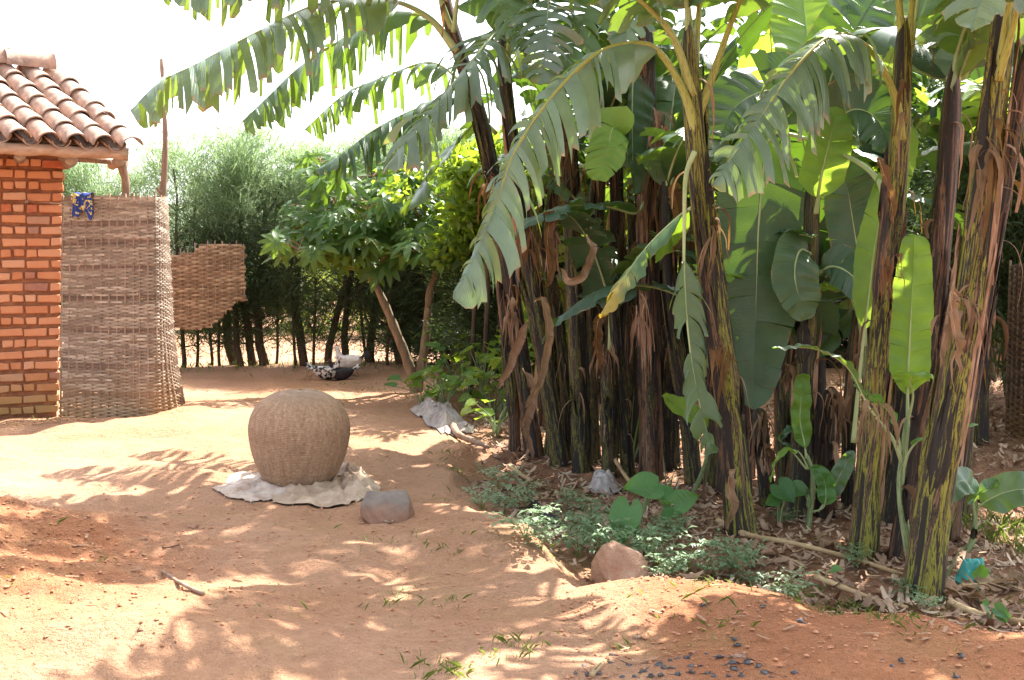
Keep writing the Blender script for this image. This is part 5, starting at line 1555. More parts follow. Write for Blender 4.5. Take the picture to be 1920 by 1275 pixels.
# ------------------------------------------------------------------ cassava
def palmate_mesh(seed, mat, nleaf=6, size=0.16, drop=0.35):
    rng = random.Random(seed); mb = MB()
    for k in range(nleaf):
        a = (k - (nleaf - 1) / 2) * (2 * PI * 0.80 / nleaf) + rng.uniform(-.08, .08)
        l = size * rng.uniform(.8, 1.1) * (1 - 0.22 * abs(k - (nleaf - 1) / 2) / (nleaf / 2)); w = l * 0.175
        d = Vector((math.cos(a), math.sin(a), 0)); s = Vector((-d.y, d.x, 0))
        g = []; u = []
        dr = drop * rng.uniform(.5, 1.4)
        for i in range(7):
            t = i / 6
            ww = w * (math.sin(PI * min(1, t * 0.9 + 0.06)) ** 0.8)
            c = d * l * t + Vector((0, 0, -dr * l * t * t))
            g.append([tuple(c - s * ww + Vector((0, 0, .25 * ww))), tuple(c), tuple(c + s * ww + Vector((0, 0, .25 * ww)))]); u.append([(t, .4), (t, 0), (t, .4)])
        mb.grid(np.array(g), np.array(u))
    me = mb.mesh('leaf'); me.materials.append(mat)
    return me

def build_cassava():
    rng = random.Random(21)
    b = G(782, 735, -.05); D = b.y
    root = thing('cassava_tree', 'forked cassava tree with palm shaped leaves between the basket and the grove', 'tree', b)
    tips = []
    def limb(pts, r0, r1, mat='bark_tan', nm='trunk', par=None):
        P, L = spline(pts, 22); m = MB(); m.tube(P, [r0 + (r1 - r0) * i / 21 + .004 * math.sin(i * 1.7) for i in range(22)], 8, jitter=.05, rng=rng)
        return m.build(nm, M[mat], par or root)
    limb([b, W(765, 680, D), W(738, 610, D - .05), W(712, 550, D - .1), W(690, 512, D - .1)], .075, .045)
    limb([b, W(790, 690, D + .05), W(800, 620, D + .1), W(808, 540, D + .1), W(830, 495, D + .1)], .065, .045)
    forks = [(W(690, 512, D - .1), [(620, 330), (560, 420), (575, 390), (640, 470), (690, 380), (655, 350), (600, 300), (725, 440), (560, 470), (650, 420), (545, 440), (600, 480), (720, 480), (640, 310), (680, 440)]),
             (W(830, 495, D + .1), [(780, 420), (850, 400), (880, 330), (900, 430), (760, 360), (820, 330), (720, 400), (700, 330), (860, 470), (920, 370), (790, 470), (840, 350), (900, 300), (750, 310), (880, 480), (760, 440)])]
    for (o, ends) in forks:
        for (x, y) in ends:
            dd = D + rng.uniform(-.75, .55)
            e = W(x, y, dd); mid = o.lerp(e, .5) + Vector((rng.uniform(-.12, .12), rng.uniform(-.1, .1), rng.uniform(-.05, .12)))
            limb([o, mid, e], .024, .008, 'twig_green' if rng.random() < .6 else 'bark_tan', 'branch')
            tips += [(e, 1.0), (mid.lerp(e, .55), .8), (mid, .6), (mid.lerp(e, .8), .9)]
    meshes = [palmate_mesh(i, M['cassava'], rng.choice([5, 6, 6, 7]), .255) for i in range(6)]
    young = [palmate_mesh(50 + i, M['cassava_young'], 6, .19, .8) for i in range(2)]
    st = MB()
    count = 0
    for (e, w) in tips:
        for k in range(4 if w > .85 else 3):
            a = rng.uniform(0, 2 * PI); ln = rng.uniform(.16, .36)
            dv = Vector((math.cos(a), math.sin(a) * .9 - .25, rng.uniform(-.25, .6))).normalized()
            c = e + dv * ln
            st.tube([e, e.lerp(c, .5) + Vector((0, 0, .03)), c], [.006, .005, .004], 5, cap=False)
            yaw = math.atan2(dv.y, dv.x)
            Mx = Matrix.Translation(c) @ Matrix.Rotation(rng.uniform(.15, 1.15), 4, 'X') @ Matrix.Rotation(rng.uniform(-.4, .4), 4, 'Y') @ Matrix.Rotation(yaw, 4, 'Z')
            s = rng.uniform(.75, 1.15)
            edge = e.x < -2.6 and e.z > 2.6
            inst('leaf', rng.choice(young if (edge and rng.random() < .5) else meshes), root, Mx @ Matrix.Diagonal((s, s, s, 1)))
            count += 1
    o = st.build('leaf_stalks', M['twig_red'], root); tag(o, kind='stuff')
build_cassava()

# ------------------------------------------------------------------ bright broadleaf bushes behind the grove
def build_bright():
    rng = random.Random(31)
    cl = [leaf_clump(160 + i, 1500, .16, .75, .62, M['bright'], 'foliage') for i in range(2)]
    for i, (x, y, D, s) in enumerate([(905, 330, 13.2, .8), (1010, 330, 13.4, 1.0), (1110, 330, 13.6, 1.05), (1130, 500, 13.0, .85), (1010, 640, 12.6, .7), (1230, 420, 13.8, 1.0), (1380, 430, 14.4, 1.0), (880, 420, 13.6, .8), (1560, 330, 14.0, 1.0), (1870, 300, 13.0, .9)]):
        p = W(x, y, D); z = Hs(p.x, D)
        r = thing('leafy_bush', 'backlit bush with broad yellow green leaves glowing behind the banana trunks', 'bush', (p.x, D, z), 'backlit bushes behind the grove')
        inst('foliage', cl[i % 2], r, Matrix.Translation((p.x, D, p.z - .62 * s)) @ Matrix.Rotation(rng.uniform(0, 6), 4, 'Z') @ Matrix.Diagonal((s, s, s, 1)))
        m = MB(); m.tube([Vector((p.x, D, z - .05)), Vector((p.x + .06, D, (z + p.z) / 2)), Vector((p.x - .03, D, p.z + .2))], [.04, .03, .015], 7)
        m.build('trunk', M['bark'], r)
build_bright()

# ------------------------------------------------------------------ taro and heart leaved plants
def heart_leaf(mb, base, stem_top, d, n, l, w):
    """heart shaped blade whose stalk joins it near the notch; d = direction of the tip, n = blade normal"""
    d = d.normalized(); n = (n - d * n.dot(d)).normalized(); s = d.cross(n)
    g = []; u = []
    for i in range(13):
        t = i / 12
        y = -0.28 + 1.28 * t
        ww = w * (math.sin(PI * (0.10 + 0.90 * t) ** 0.75) ** 0.9) if t < 1 else 0
        row = []; ur = []
        for k in range(7):
            q = k / 6 * 2 - 1
            notch = 0.22 * max(0, 1 - abs(q) * 2.2) * max(0, 1 - t * 3)
            c = stem_top + d * l * (y + notch) + s * ww * q + n * (0.16 * l * abs(q) - 0.20 * l * max(t - .3, 0) ** 2 + 0.012 * l * math.sin(q * 14))
            row.append(tuple(c)); ur.append((t * l * .6 + abs(q) * .05, abs(q) * .8))
        g.append(row); u.append(ur)
    mb.grid(np.array(g), np.array(u))

def build_taro():
    def plant_(label, base, leaves, mat='taro', nm='taro_plant', cat='taro plant', r=.011):
        root = thing(nm, label, cat, base)
        for i, (tip, d, n, l, w) in enumerate(leaves):
            mb = MB(); heart_leaf(mb, base, tip, Vector(d), Vector(n), l, w)
            o = mb.build('leaf', M[mat], root)
            m = MB(); P, L = spline([base, base.lerp(tip, .5) + Vector(((base.x - tip.x) * .2, 0, .04)), tip], 12)
            m.tube(P, [r * (1.3 - .7 * q / 11) for q in range(12)], 6); m.build('leaf_stalk', M['sucker_stem'], o)
    b = G(1192, 1035, -.02); D = b.y
    plant_('taro plant with big round veined leaves behind the reddish boulder', b, [
        (W(1180, 955, D - .02), (-.25, -.35, -.9), (-.6, -1, .25), .235, .105),
        (W(1222, 915, D + .02), (-.9, -.4, .05), (0, -.8, .75), .20, .10),
        (W(1225, 925, D + .15), (.4, -.9, -.15), (0, -.3, 1), .20, .11)])
    b = G(1275, 1000, -.02); D = b.y
    plant_('smaller taro plant with one leaf pointing right beside the big one', b, [
        (W(1268, 945, D), (.85, -.2, .35), (-.2, -.9, .5), .16, .085),
        (W(1262, 962, D - .05), (-.7, -.5, -.3), (0, -.4, 1), .11, .06)])
    b = G(1460, 990, -.02); D = b.y
    plant_('dark heart leaved plant at the foot of the front trunk', b, [
        (W(1462, 912, D), (.35, -.3, -.4), (0, -1, .3), .15, .085), (W(1490, 915, D), (.7, -.3, -.2), (0, -1, .4), .11, .06), (W(1455, 935, D), (-.7, -.3, -.3), (0, -1, .4), .1, .05)], r=.007)
    b = G(1833, 1130, -.02); D = b.y
    plant_('single heart shaped seedling leaf standing in front of the teal plastic', b, [(W(1836, 1076, D), (-.02, -.25, .5), (0, -1, .3), .075, .045)], nm='heart_leaf_seedling', cat='seedling', r=.004)
    b = G(1855, 1178, -.02); D = b.y
    plant_('three leaved seedling at the lower right edge in front of the litter', b, [
        (W(1850, 1138, D), (-.4, -.3, .3), (0, -.8, .6), .06, .035), (W(1868, 1142, D), (.8, -.3, -.5), (0, -.9, .5), .075, .035), (W(1872, 1150, D), (.5, -.4, -.6), (0, -.9, .5), .06, .03)], nm='heart_leaf_seedling', cat='seedling', r=.004)
    b = G(1545, 1102, -.02); D = b.y
    plant_('small heart leaved seedling among the dry litter in front of the right hand trunks', b, [
        (W(1562, 1068, D), (.4, -.4, .1), (0, -.7, .7), .055, .03), (W(1480, 1110, D - .1), (-.5, -.5, .1), (0, -.6, .8), .09, .04)], nm='heart_leaf_seedling', cat='seedling', r=.004)
    # leafy plants beside the grey sack, left end of the grove
    rng = random.Random(8)
    labs = ['heart leaved garden plant left of the grove beside the cassava trunk', 'sunlit leafy garden plant right above the crumpled grey sack', 'garden plant with glossy leaves close to the left end of the grove', 'low leafy plant with broad leaves at the cassava foot', 'tall leafy weed with small flowers at the left end of the grove', 'shaded leafy plant between the cassava and the banana clump', 'sunlit leafy plant hugging the slanting banana stem', 'leafy plant just behind the crumpled grey sack', 'low bright leaved plant at the very foot of the left banana stems', 'tall leafy plant half hidden behind the sack and the weeds']
    for i, (px, py, h, n) in enumerate([(818, 752, .55, 11), (872, 768, .60, 13), (925, 790, .6, 12), (790, 758, .35, 8), (905, 760, .85, 16), (850, 742, .7, 16), (945, 790, .75, 14), (835, 768, .5, 16), (930, 820, .4, 12), (885, 735, .8, 16)]):
        b = G(px, py, -.02)
        lv = []
        for k in range(n):
            a = rng.uniform(0, 2 * PI); r = rng.uniform(.08, .32)
            tip = b + Vector((math.cos(a) * r, math.sin(a) * r, h * rng.uniform(.3, 1)))
            lv.append((tip, (math.cos(a), math.sin(a) - .2, rng.uniform(-.5, .2)), (rng.uniform(-.3, .3), -.4, 1), rng.uniform(.10, .19), rng.uniform(.05, .085)))
        plant_(labs[i], b, lv, 'taro' if i in (3, 5) else 'bright', 'garden_plant', 'plant', .006)
    # grass-like shoots
    for (px, py, dx, hh, lab) in [(1180, 885, 1, .8, 'tall grassy shoot with two long blades in front of the rust brown trunk'), (1765, 1095, -1, .45, 'thin dry grassy shoot leaning beside the thickest trunk'), (1250, 960, -1, .5, 'thin yellow green shoot between the trunks behind the taro')]:
        b = G(px, py, -.02); root = thing('grass_shoot', lab, 'grass shoot', b)
        for k in range(5):
            e = b + Vector((dx * (-.18 + .11 * k), rng.uniform(-.1, .05), hh * rng.uniform(.6, 1)))
            P, L = spline([b, b.lerp(e, .5) + Vector((0, 0, .1)), e], 12); g = []; u = []
            for q in range(12):
                w = .013 * (1 - q / 11.5); g.append([tuple(P[q] - Vector((w, 0, 0))), tuple(P[q] + Vector((0, .004, 0))), tuple(P[q] + Vector((w, 0, 0)))]); u.append([(q / 11, .5), (q / 11, 0), (q / 11, .5)])
            m = MB(); m.grid(np.array(g), np.array(u)); m.build('blade', M['taro' if k % 2 else 'sucker_stem'], root)
build_taro()

# ------------------------------------------------------------------ herbs along the edge of the bed
def herb_proto(seed, h, stems, ls, spread):
    rng = random.Random(seed); fl = MB(); st = MB()
    for s in range(stems):
        a = 2 * PI * s / stems + rng.uniform(-.5, .5); r = spread * rng.uniform(.3, 1)
        e = Vector((math.cos(a) * r, math.sin(a) * r, h * rng.uniform(.55, 1)))
        P, L = spline([Vector((0, 0, -.02)), Vector((e.x * .35, e.y * .35, e.z * .65)), e], 9)
        st.tube(P, [.0045 - .0004 * i for i in range(9)], 5, cap=False)
        for q in range(4, 9, 2):
            for b in range(2 if q < 8 else 4):
                aa = a + (b - .5) * 2.2 + rng.uniform(-.6, .6); ll = ls * rng.uniform(.7, 1.2)
                d = Vector((math.cos(aa), math.sin(aa), rng.uniform(-.15, .5))).normalized(); side = d.cross(Vector((0, 0, 1))).normalized()
                for leaf in range(5):
                    t = (0.35 + 0.22 * (leaf // 2)); o = P[q] + d * ll * 1.5 * t
                    dd = (d if leaf == 4 else (d * .45 + side * (1 if leaf % 2 else -1))).normalized(); l2 = ll * (.95 if leaf == 4 else .6)
                    sd = dd.cross(Vector((0, 0, 1))).normalized(); w = l2 * .27
                    dz = Vector((0, 0, -l2 * .25)); up = Vector((0, 0, w * .3))
                    fl.add([tuple(o), tuple(o + dd * l2 * .45 - sd * w + up), tuple(o + dd * l2 * .5), tuple(o + dd * l2 * .45 + sd * w + up), tuple(o + dd * l2 + dz)], [(0, 1, 2), (0, 2, 3), (1, 4, 2), (2, 4, 3)], [(0, 0), (.5, .5), (.5, 0), (.5, .5), (1, .4)])
    a = fl.mesh('foliage'); a.materials.append(M['herb'])
    b = st.mesh('stem'); b.materials.append(M['twig_green'])
    return a, b

def build_herbs():
    rng = random.Random(41)
    prot = [herb_proto(i, .24, 4, .080, .15) for i in range(4)]
    spots = [(905, 955), (935, 925), (960, 945), (985, 960), (945, 968), (1000, 985), (985, 1008), (1015, 1030), (1060, 985), (1085, 1000), (1110, 985), (1045, 1020), (1085, 1045), (1125, 1025), (1130, 1005), (1065, 960), (1180, 1045), (1215, 1040), (1240, 1020), (1230, 1065), (1265, 1050), (1260, 1005), (1290, 1072), (1320, 1065), (1340, 1082), (1372, 1075), (1300, 1095), (1385, 1090), (1250, 1088), (1215, 1085), (1010, 1005), (1128, 1062), (1095, 950), (1420, 1102), (1480, 1125), (1600, 1065), (1470, 985), (1700, 1125), (1740, 1150)]
    for i, (x, y) in enumerate(spots):
        if i % 3 == 2 and i < 33: continue
        b = G(x, y); s = rng.uniform(.5, .9) * (.65 if i > 32 else 1)
        r = thing('potato_herb', 'low grey green potato like herb growing along the edge of the banana bed', 'herb', b, 'herbs along the edge of the bed')
        a, st = prot[i % 4]
        Mx = Matrix.Translation(b) @ Matrix.Rotation(rng.uniform(0, 6), 4, 'Z') @ Matrix.Diagonal((s, s, s * rng.uniform(.8, 1.15), 1))
        inst('foliage', a, r, Mx); inst('stem', st, r, Mx)
build_herbs()

# ------------------------------------------------------------------ grass, litter, crumbs
def blade_field(name, pts, hmin, hmax, w, mat, seed, lean=.6):
    r = np.random.RandomState(seed); n = len(pts)
    z = H(pts[:, 0], pts[:, 1]); b = np.column_stack([pts, z - .005])
    a = r.rand(n) * 2 * PI; h = hmin + (hmax - hmin) * r.rand(n); ln = lean * r.rand(n)
    d = np.column_stack([np.cos(a) * ln, np.sin(a) * ln, np.ones(n)]) * h[:, None]
    s = np.column_stack([-np.sin(a), np.cos(a), np.zeros(n)]) * w
    m = b + d * .55 + np.column_stack([np.zeros(n), np.zeros(n), h * .05]); t = b + d * np.array([1.5, 1.5, .92])
    q = np.stack([b - s, b + s, m + s * .7, t, m - s * .7], 1).reshape(-1, 3)
    mb = MB(); mb.v = [q]; mb.uv = [np.tile([[0, .2]], (5 * n, 1))]; mb.n = 5 * n
    mb.f = [(5 * i, 5 * i + 1, 5 * i + 2, 5 * i + 3, 5 * i + 4) for i in range(n)]
    o = mb.build(name, mat); tag(o, kind='stuff')
    return o

def build_cover():
    r = np.random.RandomState(9)
    # tufts of short grass scattered over the yard and thicker along the edge of the bed
    P = []
    for (px, py, n, sp) in [(760, 1120, 18, .06), (735, 1135, 20, .06), (845, 1130, 16, .05), (940, 1220, 60, .07), (975, 1210, 40, .06), (820, 1255, 50, .07), (850, 1262, 40, .06), (800, 1245, 14, .05), (1340, 1172, 30, .08), (1365, 1160, 18, .05), (690, 1020, 14, .04), (520, 985, 8, .02), (205, 1050, 8, .03), (185, 1055, 6, .02), (105, 985, 8, .02), (20, 1100, 10, .04), (1165, 1215, 10, .03), (765, 1020, 30, .08), (860, 1010, 24, .06), (1040, 1040, 30, .06), (540, 1145, 14, .05), (60, 1275, 8, .03), (1595, 1140, 60, .05), (1615, 1145, 40, .04), (1690, 1165, 60, .06), (1660, 1150, 60, .09), (1720, 1180, 40, .07), (1470, 1112, 90, .10), (1520, 1125, 70, .10), (1550, 1150, 60, .08), (1400, 1100, 60, .1), (1300, 1100, 50, .12), (1760, 1165, 40, .09), (1800, 1150, 40, .1), (1880, 1140, 60, .1), (1620, 1060, 30, .08), (850, 880, 50, .10), (880, 900, 60, .12), (830, 850, 30, .08), (760, 745, 60, .3), (700, 730, 80, .3), (335, 772, 20, .08), (90, 790, 24, .2), (105, 785, 30, .1), (560, 712, 40, .3), (640, 715, 40, .3)]:
        g = G(px, py); P.append(np.column_stack([g.x + r.randn(n) * sp, g.y + r.randn(n) * sp * 1.2]))
    k = 160; x = r.uniform(-2.2, 2.0, k); y = r.uniform(4.3, 10.5, k); m = fbm(x * 1.2, y * 1.2, 77, 3) > .08
    P.append(np.column_stack([x, y])[m])
    P = np.concatenate(P); blade_field('grass', P[r.rand(len(P)) < np.where(bed_dist(P[:, 0], P[:, 1]) > -.25, .9, .5)], .012, .055, .0022, M['grass'], 1, 1.2)
    x = r.uniform(3.0, 5.5, 2500); y = r.uniform(5.6, 7.6, 2500); blade_field('shade_grass', np.column_stack([x, y]), .03, .14, .0035, M['grass'], 4)
    x = r.uniform(-7, 4, 2600); y = 17.2 + r.randn(2600) * .35; blade_field('hedge_grass', np.column_stack([x, y])[:900], .03, .14, .005, M['grass'], 5)
    # dry leaf litter under the bananas
    n = 25000
    x = r.uniform(-2.2, 5.6, n); y = r.uniform(4.4, 12.5, n) ; bd = bed_dist(x, y)
    keep = (bd > .12) & (r.rand(n) < np.where(y < 8.5, 1.0, .5)) & (r.rand(n) < sstep(.05, .45, bd) + .06)
    x, y = x[keep], y[keep]; n = len(x)
    V = []; Fc = []; UV = []
    z = H(x, y)
    for i in range(n):
        a = r.rand() * 6.28; l = .015 + .055 * r.rand() ** 2; w = l * (.12 + .35 * r.rand()); cu = (r.rand() - .2) * l * .9
        d = np.array([math.cos(a), math.sin(a), r.randn() * .25]); s = np.array([-math.sin(a), math.cos(a), r.randn() * .3])
        c = np.array([x[i], y[i], z[i] + .008 + .03 * r.rand()])
        for t in (-1, -.3, .4, 1):
            ww = w * (1 - .55 * abs(t)); up = np.array([0, 0, cu * t * t])
            V.append(c + d * l * t - s * ww + up); V.append(c + d * l * t + s * ww + up)
            UV += [(i * .13 % 7, t), (i * .13 % 7, t)]
        o = 8 * i; Fc += [(o, o + 1, o + 3, o + 2), (o + 2, o + 3, o + 5, o + 4), (o + 4, o + 5, o + 7, o + 6)]
    mb = MB(); mb.v = [np.array(V)]; mb.uv = [np.array(UV)]; mb.f = Fc; mb.n = len(V)
    tag(mb.build('leaf_litter', M['litter']), kind='stuff')
    # crumbs of loose soil on the heap and on the near bank
    ico = [(0, 0, 1), (.9, 0, .3), (.28, .85, .3), (-.72, .52, .3), (-.72, -.52, .3), (.28, -.85, .3), (0, 0, -.5)]
    icf = [(0, 1, 2), (0, 2, 3), (0, 3, 4), (0, 4, 5), (0, 5, 1), (6, 2, 1), (6, 3, 2), (6, 4, 3), (6, 5, 4), (6, 1, 5)]
    ico = np.array(ico)
    mx, my = MOUND
    N1, N2, N3 = 5200, 2600, 2600
    X = np.concatenate([mx - .6 + r.randn(N1) * .75, r.uniform(.2, 3.4, N2), r.uniform(-3, 2, N3)]); Y = np.concatenate([my - .2 + r.randn(N1) * .75, r.uniform(3.9, 5.6, N2), r.uniform(4.2, 9, N3)])
    ok = (bed_dist(X, Y) < -.05); X, Y = X[ok], Y[ok]; Z = H(X, Y); n = len(X)
    S = .0030 + .011 * r.rand(n) ** 3.2
    jit = 1 + .5 * (r.rand(n, 7, 3) - .5)
    V = (ico[None] * jit * S[:, None, None] * np.array([1, 1, .75]) + np.stack([X, Y, Z + S * .25], 1)[:, None]).reshape(-1, 3)
    mb = MB(); mb.v = [V]; mb.uv = [np.zeros((len(V), 2))]; mb.n = len(V)
    mb.f = [tuple(a + 7 * i for a in f) for i in range(n) for f in icf]
    tag(mb.build('soil_crumbs', M['crumb'], smooth=False), kind='stuff')
    # pale chips: straw and maize husk bits
    n = 420
    X = np.concatenate([mx + r.randn(n // 2) * .8, r.uniform(.3, 3.0, n // 2)]); Y = np.concatenate([my + r.randn(n // 2) * .7, r.uniform(4.0, 5.2, n // 2)])
    Z = H(X, Y); mb = MB()
    for i in range(n):
        a = r.rand() * 6.28; l = .006 + .03 * r.rand() ** 3; w = l * .22
        d = Vector((math.cos(a), math.sin(a), .1)); s = Vector((-math.sin(a), math.cos(a), 0)); c = Vector((X[i], Y[i], Z[i] + .012))
        mb.add([tuple(c - d * l - s * w), tuple(c + d * l - s * w), tuple(c + d * l + s * w), tuple(c - d * l + s * w)], [(0, 1, 2, 3)])
    tag(mb.build('straw_chips', M['sheath_tan']), kind='stuff')
build_cover()
# ------------------------------------------------------------------ basket and cloths
def build_basket():
    c = G(560, 912)
    Rm = .352
    prof = [(0, .0), (.19, .0), (.225, .012), (.262, .075), (.298, .15), (.326, .23), (.345, .32), (.352, .40), (.343, .465), (.322, .525), (.290, .572), (.248, .610), (.200, .640), (.14, .664), (.07, .678), (.0, .682)]
    P, L = spline([Vector((r, 0, z)) for r, z in prof], 150)
    seg = 240
    A = np.linspace(0, 2 * PI, seg, endpoint=False)
    g = np.zeros((150, seg, 3)); uv = np.zeros((150, seg, 2))
    for i, p in enumerate(P):
        s = L * i / 149
        rr = p.x * (1 + .008 * np.sin(2 * A + 1) + .004 * np.sin(3 * A + p.z * 4)) 
        rib = (.0006 * np.sin(A * 90) * min(1, (p.x / .3) ** 3) + .0016 * math.sin(s * 420)) * (1 if p.z > .01 else 0)
        crease = 0
        rr = np.maximum(rr + rib, 0)
        g[i, :, 0] = rr * np.cos(A); g[i, :, 1] = rr * np.sin(A); g[i, :, 2] = p.z + crease + .005 * np.sin(A * 2 + .5) * min(1, p.z * 2)
        uv[i, :, 0] = A / (2 * PI); uv[i, :, 1] = s
    
    M3 = Matrix.Rotation(.03, 3, 'Y') @ Matrix.Rotation(.03, 3, 'X')
    g = (g.reshape(-1, 3) @ np.array(M3).T).reshape(g.shape) + np.array(tuple(c + Vector((0, 0, .012))))
    mb = MB(); mb.grid(g, uv, wrap=True)
    tag(mb.build('storage_basket', M['basket'], None, origin=c), 'large round brown coiled storage basket turned over on pale cloths in the yard', 'basket')
    return c

def crumpled(name, label, cat, center, outline, mat, amp, seed, h0=.02, freq=5.0, avoid=None, fold=None, lump=0.0):
    """a cloth lying on the ground in folds; outline = photograph pixels around the centre pixel"""
    cg = G(*center); n = 96; m = 34
    O = [G(*p) for p in outline]; O.append(O[0])
    rj = np.random.RandomState(seed + 3); ring = []
    seglen = [(O[i + 1] - O[i]).length for i in range(len(O) - 1)]; cum = np.concatenate([[0], np.cumsum(seglen)])
    for i in range(n + 1):
        s_ = cum[-1] * i / n; k = min(int(np.searchsorted(cum, s_, 'right')) - 1, len(seglen) - 1)
        p = O[k].lerp(O[k + 1], (s_ - cum[k]) / seglen[k])
        ring.append(p + (p - cg) * float(.03 * vnoise(np.array([i * .35]), np.array([seed * 1.7]), seed)[0]))
    g = np.zeros((m, n, 3))
    for j in range(m):
        t = (j / (m - 1))
        for i in range(n):
            p = cg.lerp(ring[i], t); g[j, i, 0] = p.x; g[j, i, 1] = p.y
    X, Y = g[..., 0], g[..., 1]; T = (np.arange(m) / (m - 1))[:, None] * np.ones((1, n))
    wx = X + .06 * fbm(X * 4, Y * 4, seed + 50, 3); wy = Y + .06 * fbm(X * 4 + 9, Y * 4, seed + 60, 3)
    z = np.zeros_like(X); rf = np.random.RandomState(seed)
    for q in range(10):                      # straight folds: flat facets that meet in creases
        a = rf.rand() * PI; fq = freq * (.4 + 1.5 * rf.rand()); ph = rf.rand() * 7
        s = ((wx - cg.x) * math.cos(a) + (wy - cg.y) * math.sin(a)) * fq + ph + 1.1 * fbm(X * 3, Y * 3, seed + q, 2)
        tri = np.abs((s % 1.0) - .5) * 2
        z += amp / (1.6 + q * .55) * np.clip(tri * 2.6 - 1.6, 0, 1) * np.clip(.6 + 2.2 * fbm(X * 4, Y * 4, seed + 20 + q, 2), 0, 1.2)
    z = h0 + z + lump * np.sqrt(np.clip(1 - T * T, 0, 1)) * (1 + .8 * fbm(X * 6, Y * 6, seed + 40, 3))
    z = z * (.15 + .85 * sstep(1.0, .50, T))
    if avoid is not None:
        d = np.hypot(X - avoid.x, Y - avoid.y); z = z * sstep(.17, .30, d) + .004 + .03 * np.exp(-((d - .27) / .05) ** 2)
        k = d < .20
    g[..., 2] = H(X, Y) + .006 + np.maximum(z, 0.002)
    if seed % 2:
        wob = .02 * fbm(X * 18, Y * 18, seed + 8, 2)
        g[..., 0] += wob * T; g[..., 1] += .02 * fbm(X * 18 + 5, Y * 18, seed + 9, 2) * T
    root = thing(name, label, cat, cg)
    mb = MB(); mb.grid(g, np.stack([X, Y], -1), wrap=True)
    o = mb.build('cloth' if cat == 'cloth' else 'sack_body', mat, root)
    sm = o.modifiers.new('thickness', 'SOLIDIFY'); sm.thickness = .0022; sm.offset = 1
    # frayed edge threads
    rng = random.Random(seed); fr = MB()
    for k in range(26):
        i = rng.randrange(n); p = Vector(g[-1, i]); d = Vector((p.x - cg.x, p.y - cg.y, 0)).normalized()
        e = p + d * rng.uniform(.015, .045) + Vector((rng.uniform(-.02, .02), rng.uniform(-.02, .02), 0)); e.z = Hs(e.x, e.y) + .008
        fr.tube([p, p.lerp(e, .5) + Vector((0, 0, .006)), e], .0016, 4, cap=False)
    fr.build('fringe', mat, root)
    return root

BC = build_basket()
crumpled('sack_cloth', 'whitish frayed sack cloth crumpled under the left side of the basket', 'cloth', (480, 918), [(398, 918), (422, 908), (428, 896), (460, 888), (500, 888), (545, 905), (548, 930), (505, 940), (470, 946), (455, 938), (425, 935)], M['sack'], .034, 3, .008, 5.5, BC)
crumpled('burlap_cloth', 'beige burlap cloth folded in front of the basket', 'cloth', (595, 932), [(510, 930), (540, 918), (590, 912), (650, 905), (690, 915), (684, 940), (650, 950), (600, 954), (545, 950), (512, 946)], M['burlap'], .050, 12, .010, 5.0, BC)
crumpled('burlap_cloth', 'brown stiff burlap piece lifted up at the right side of the basket', 'cloth', (672, 912), [(628, 915), (640, 895), (660, 888), (690, 900), (712, 915), (705, 935), (670, 942), (640, 936)], M['burlap'], .06, 21, .02, 6.0, None, lump=.05)
crumpled('sack_cloth', 'small white rag corner sticking out behind the right of the basket', 'cloth', (648, 888), [(630, 895), (636, 880), (645, 876), (662, 890), (660, 898)], M['sack'], .05, 31, .02, 9.0, None, lump=.03)
crumpled('grain_sack', 'crumpled dirty grey sack lying at the edge of the bed beside the leafy plants', 'sack', (828, 785), [(768, 770), (785, 760), (815, 760), (850, 770), (890, 800), (888, 815), (862, 812), (840, 818), (818, 806), (795, 790)], M['greysack'], .085, 44, .02, 5.0, None, lump=.07)
crumpled('plastic_bag', 'dull grey plastic bag lying in the litter behind the taro', 'bag', (1132, 918), [(1102, 915), (1110, 905), (1135, 900), (1160, 908), (1165, 922), (1140, 932), (1112, 928)], M['plastic_grey'], .07, 51, .02, 8.0, None, lump=.06)
crumpled('plastic_bag', 'bright teal plastic scrap lying behind the seedling on the right', 'bag', (1825, 1084), [(1788, 1090), (1800, 1075), (1830, 1066), (1852, 1074), (1855, 1090), (1835, 1102), (1805, 1100)], M['teal'], .06, 62, .02, 9.0, None, lump=.04)

# ------------------------------------------------------------------ rocks, stones, sticks
def rock(name, label, cat, base, pts, mat, seed, group=None, rough=.013, sub=3, bev=.006):
    bm = bmesh.new()
    for p in pts: bm.verts.new(p)
    bmesh.ops.convex_hull(bm, input=list(bm.verts))
    bmesh.ops.delete(bm, geom=[v for v in bm.verts if not v.link_faces], context='VERTS')
    if bev: bmesh.ops.bevel(bm, geom=list(bm.edges), offset=bev, segments=2, affect='EDGES', profile=.5)
    bmesh.ops.triangulate(bm, faces=list(bm.faces))
    for _ in range(sub):
        bmesh.ops.subdivide_edges(bm, edges=[e for e in bm.edges if e.calc_length() > bev * .8 + .006], cuts=1)
        bmesh.ops.triangulate(bm, faces=list(bm.faces))
    V = np.array([tuple(v.co) for v in bm.verts])
    d1 = fbm(V[:, 0] * 9 + V[:, 2] * 7, V[:, 1] * 9 - V[:, 2] * 5, seed, 4); bm.normal_update()
    for v, d in zip(bm.verts, d1): v.co += v.normal * rough * float(d) * 1.6
    me = bpy.data.meshes.new(name); bm.to_mesh(me); bm.free(); me.materials.append(mat)
    o = bpy.data.objects.new(name, me); C.objects.link(o); o.location = base; OFF[o.name] = Vector(base)
    return tag(o, label, cat, group)

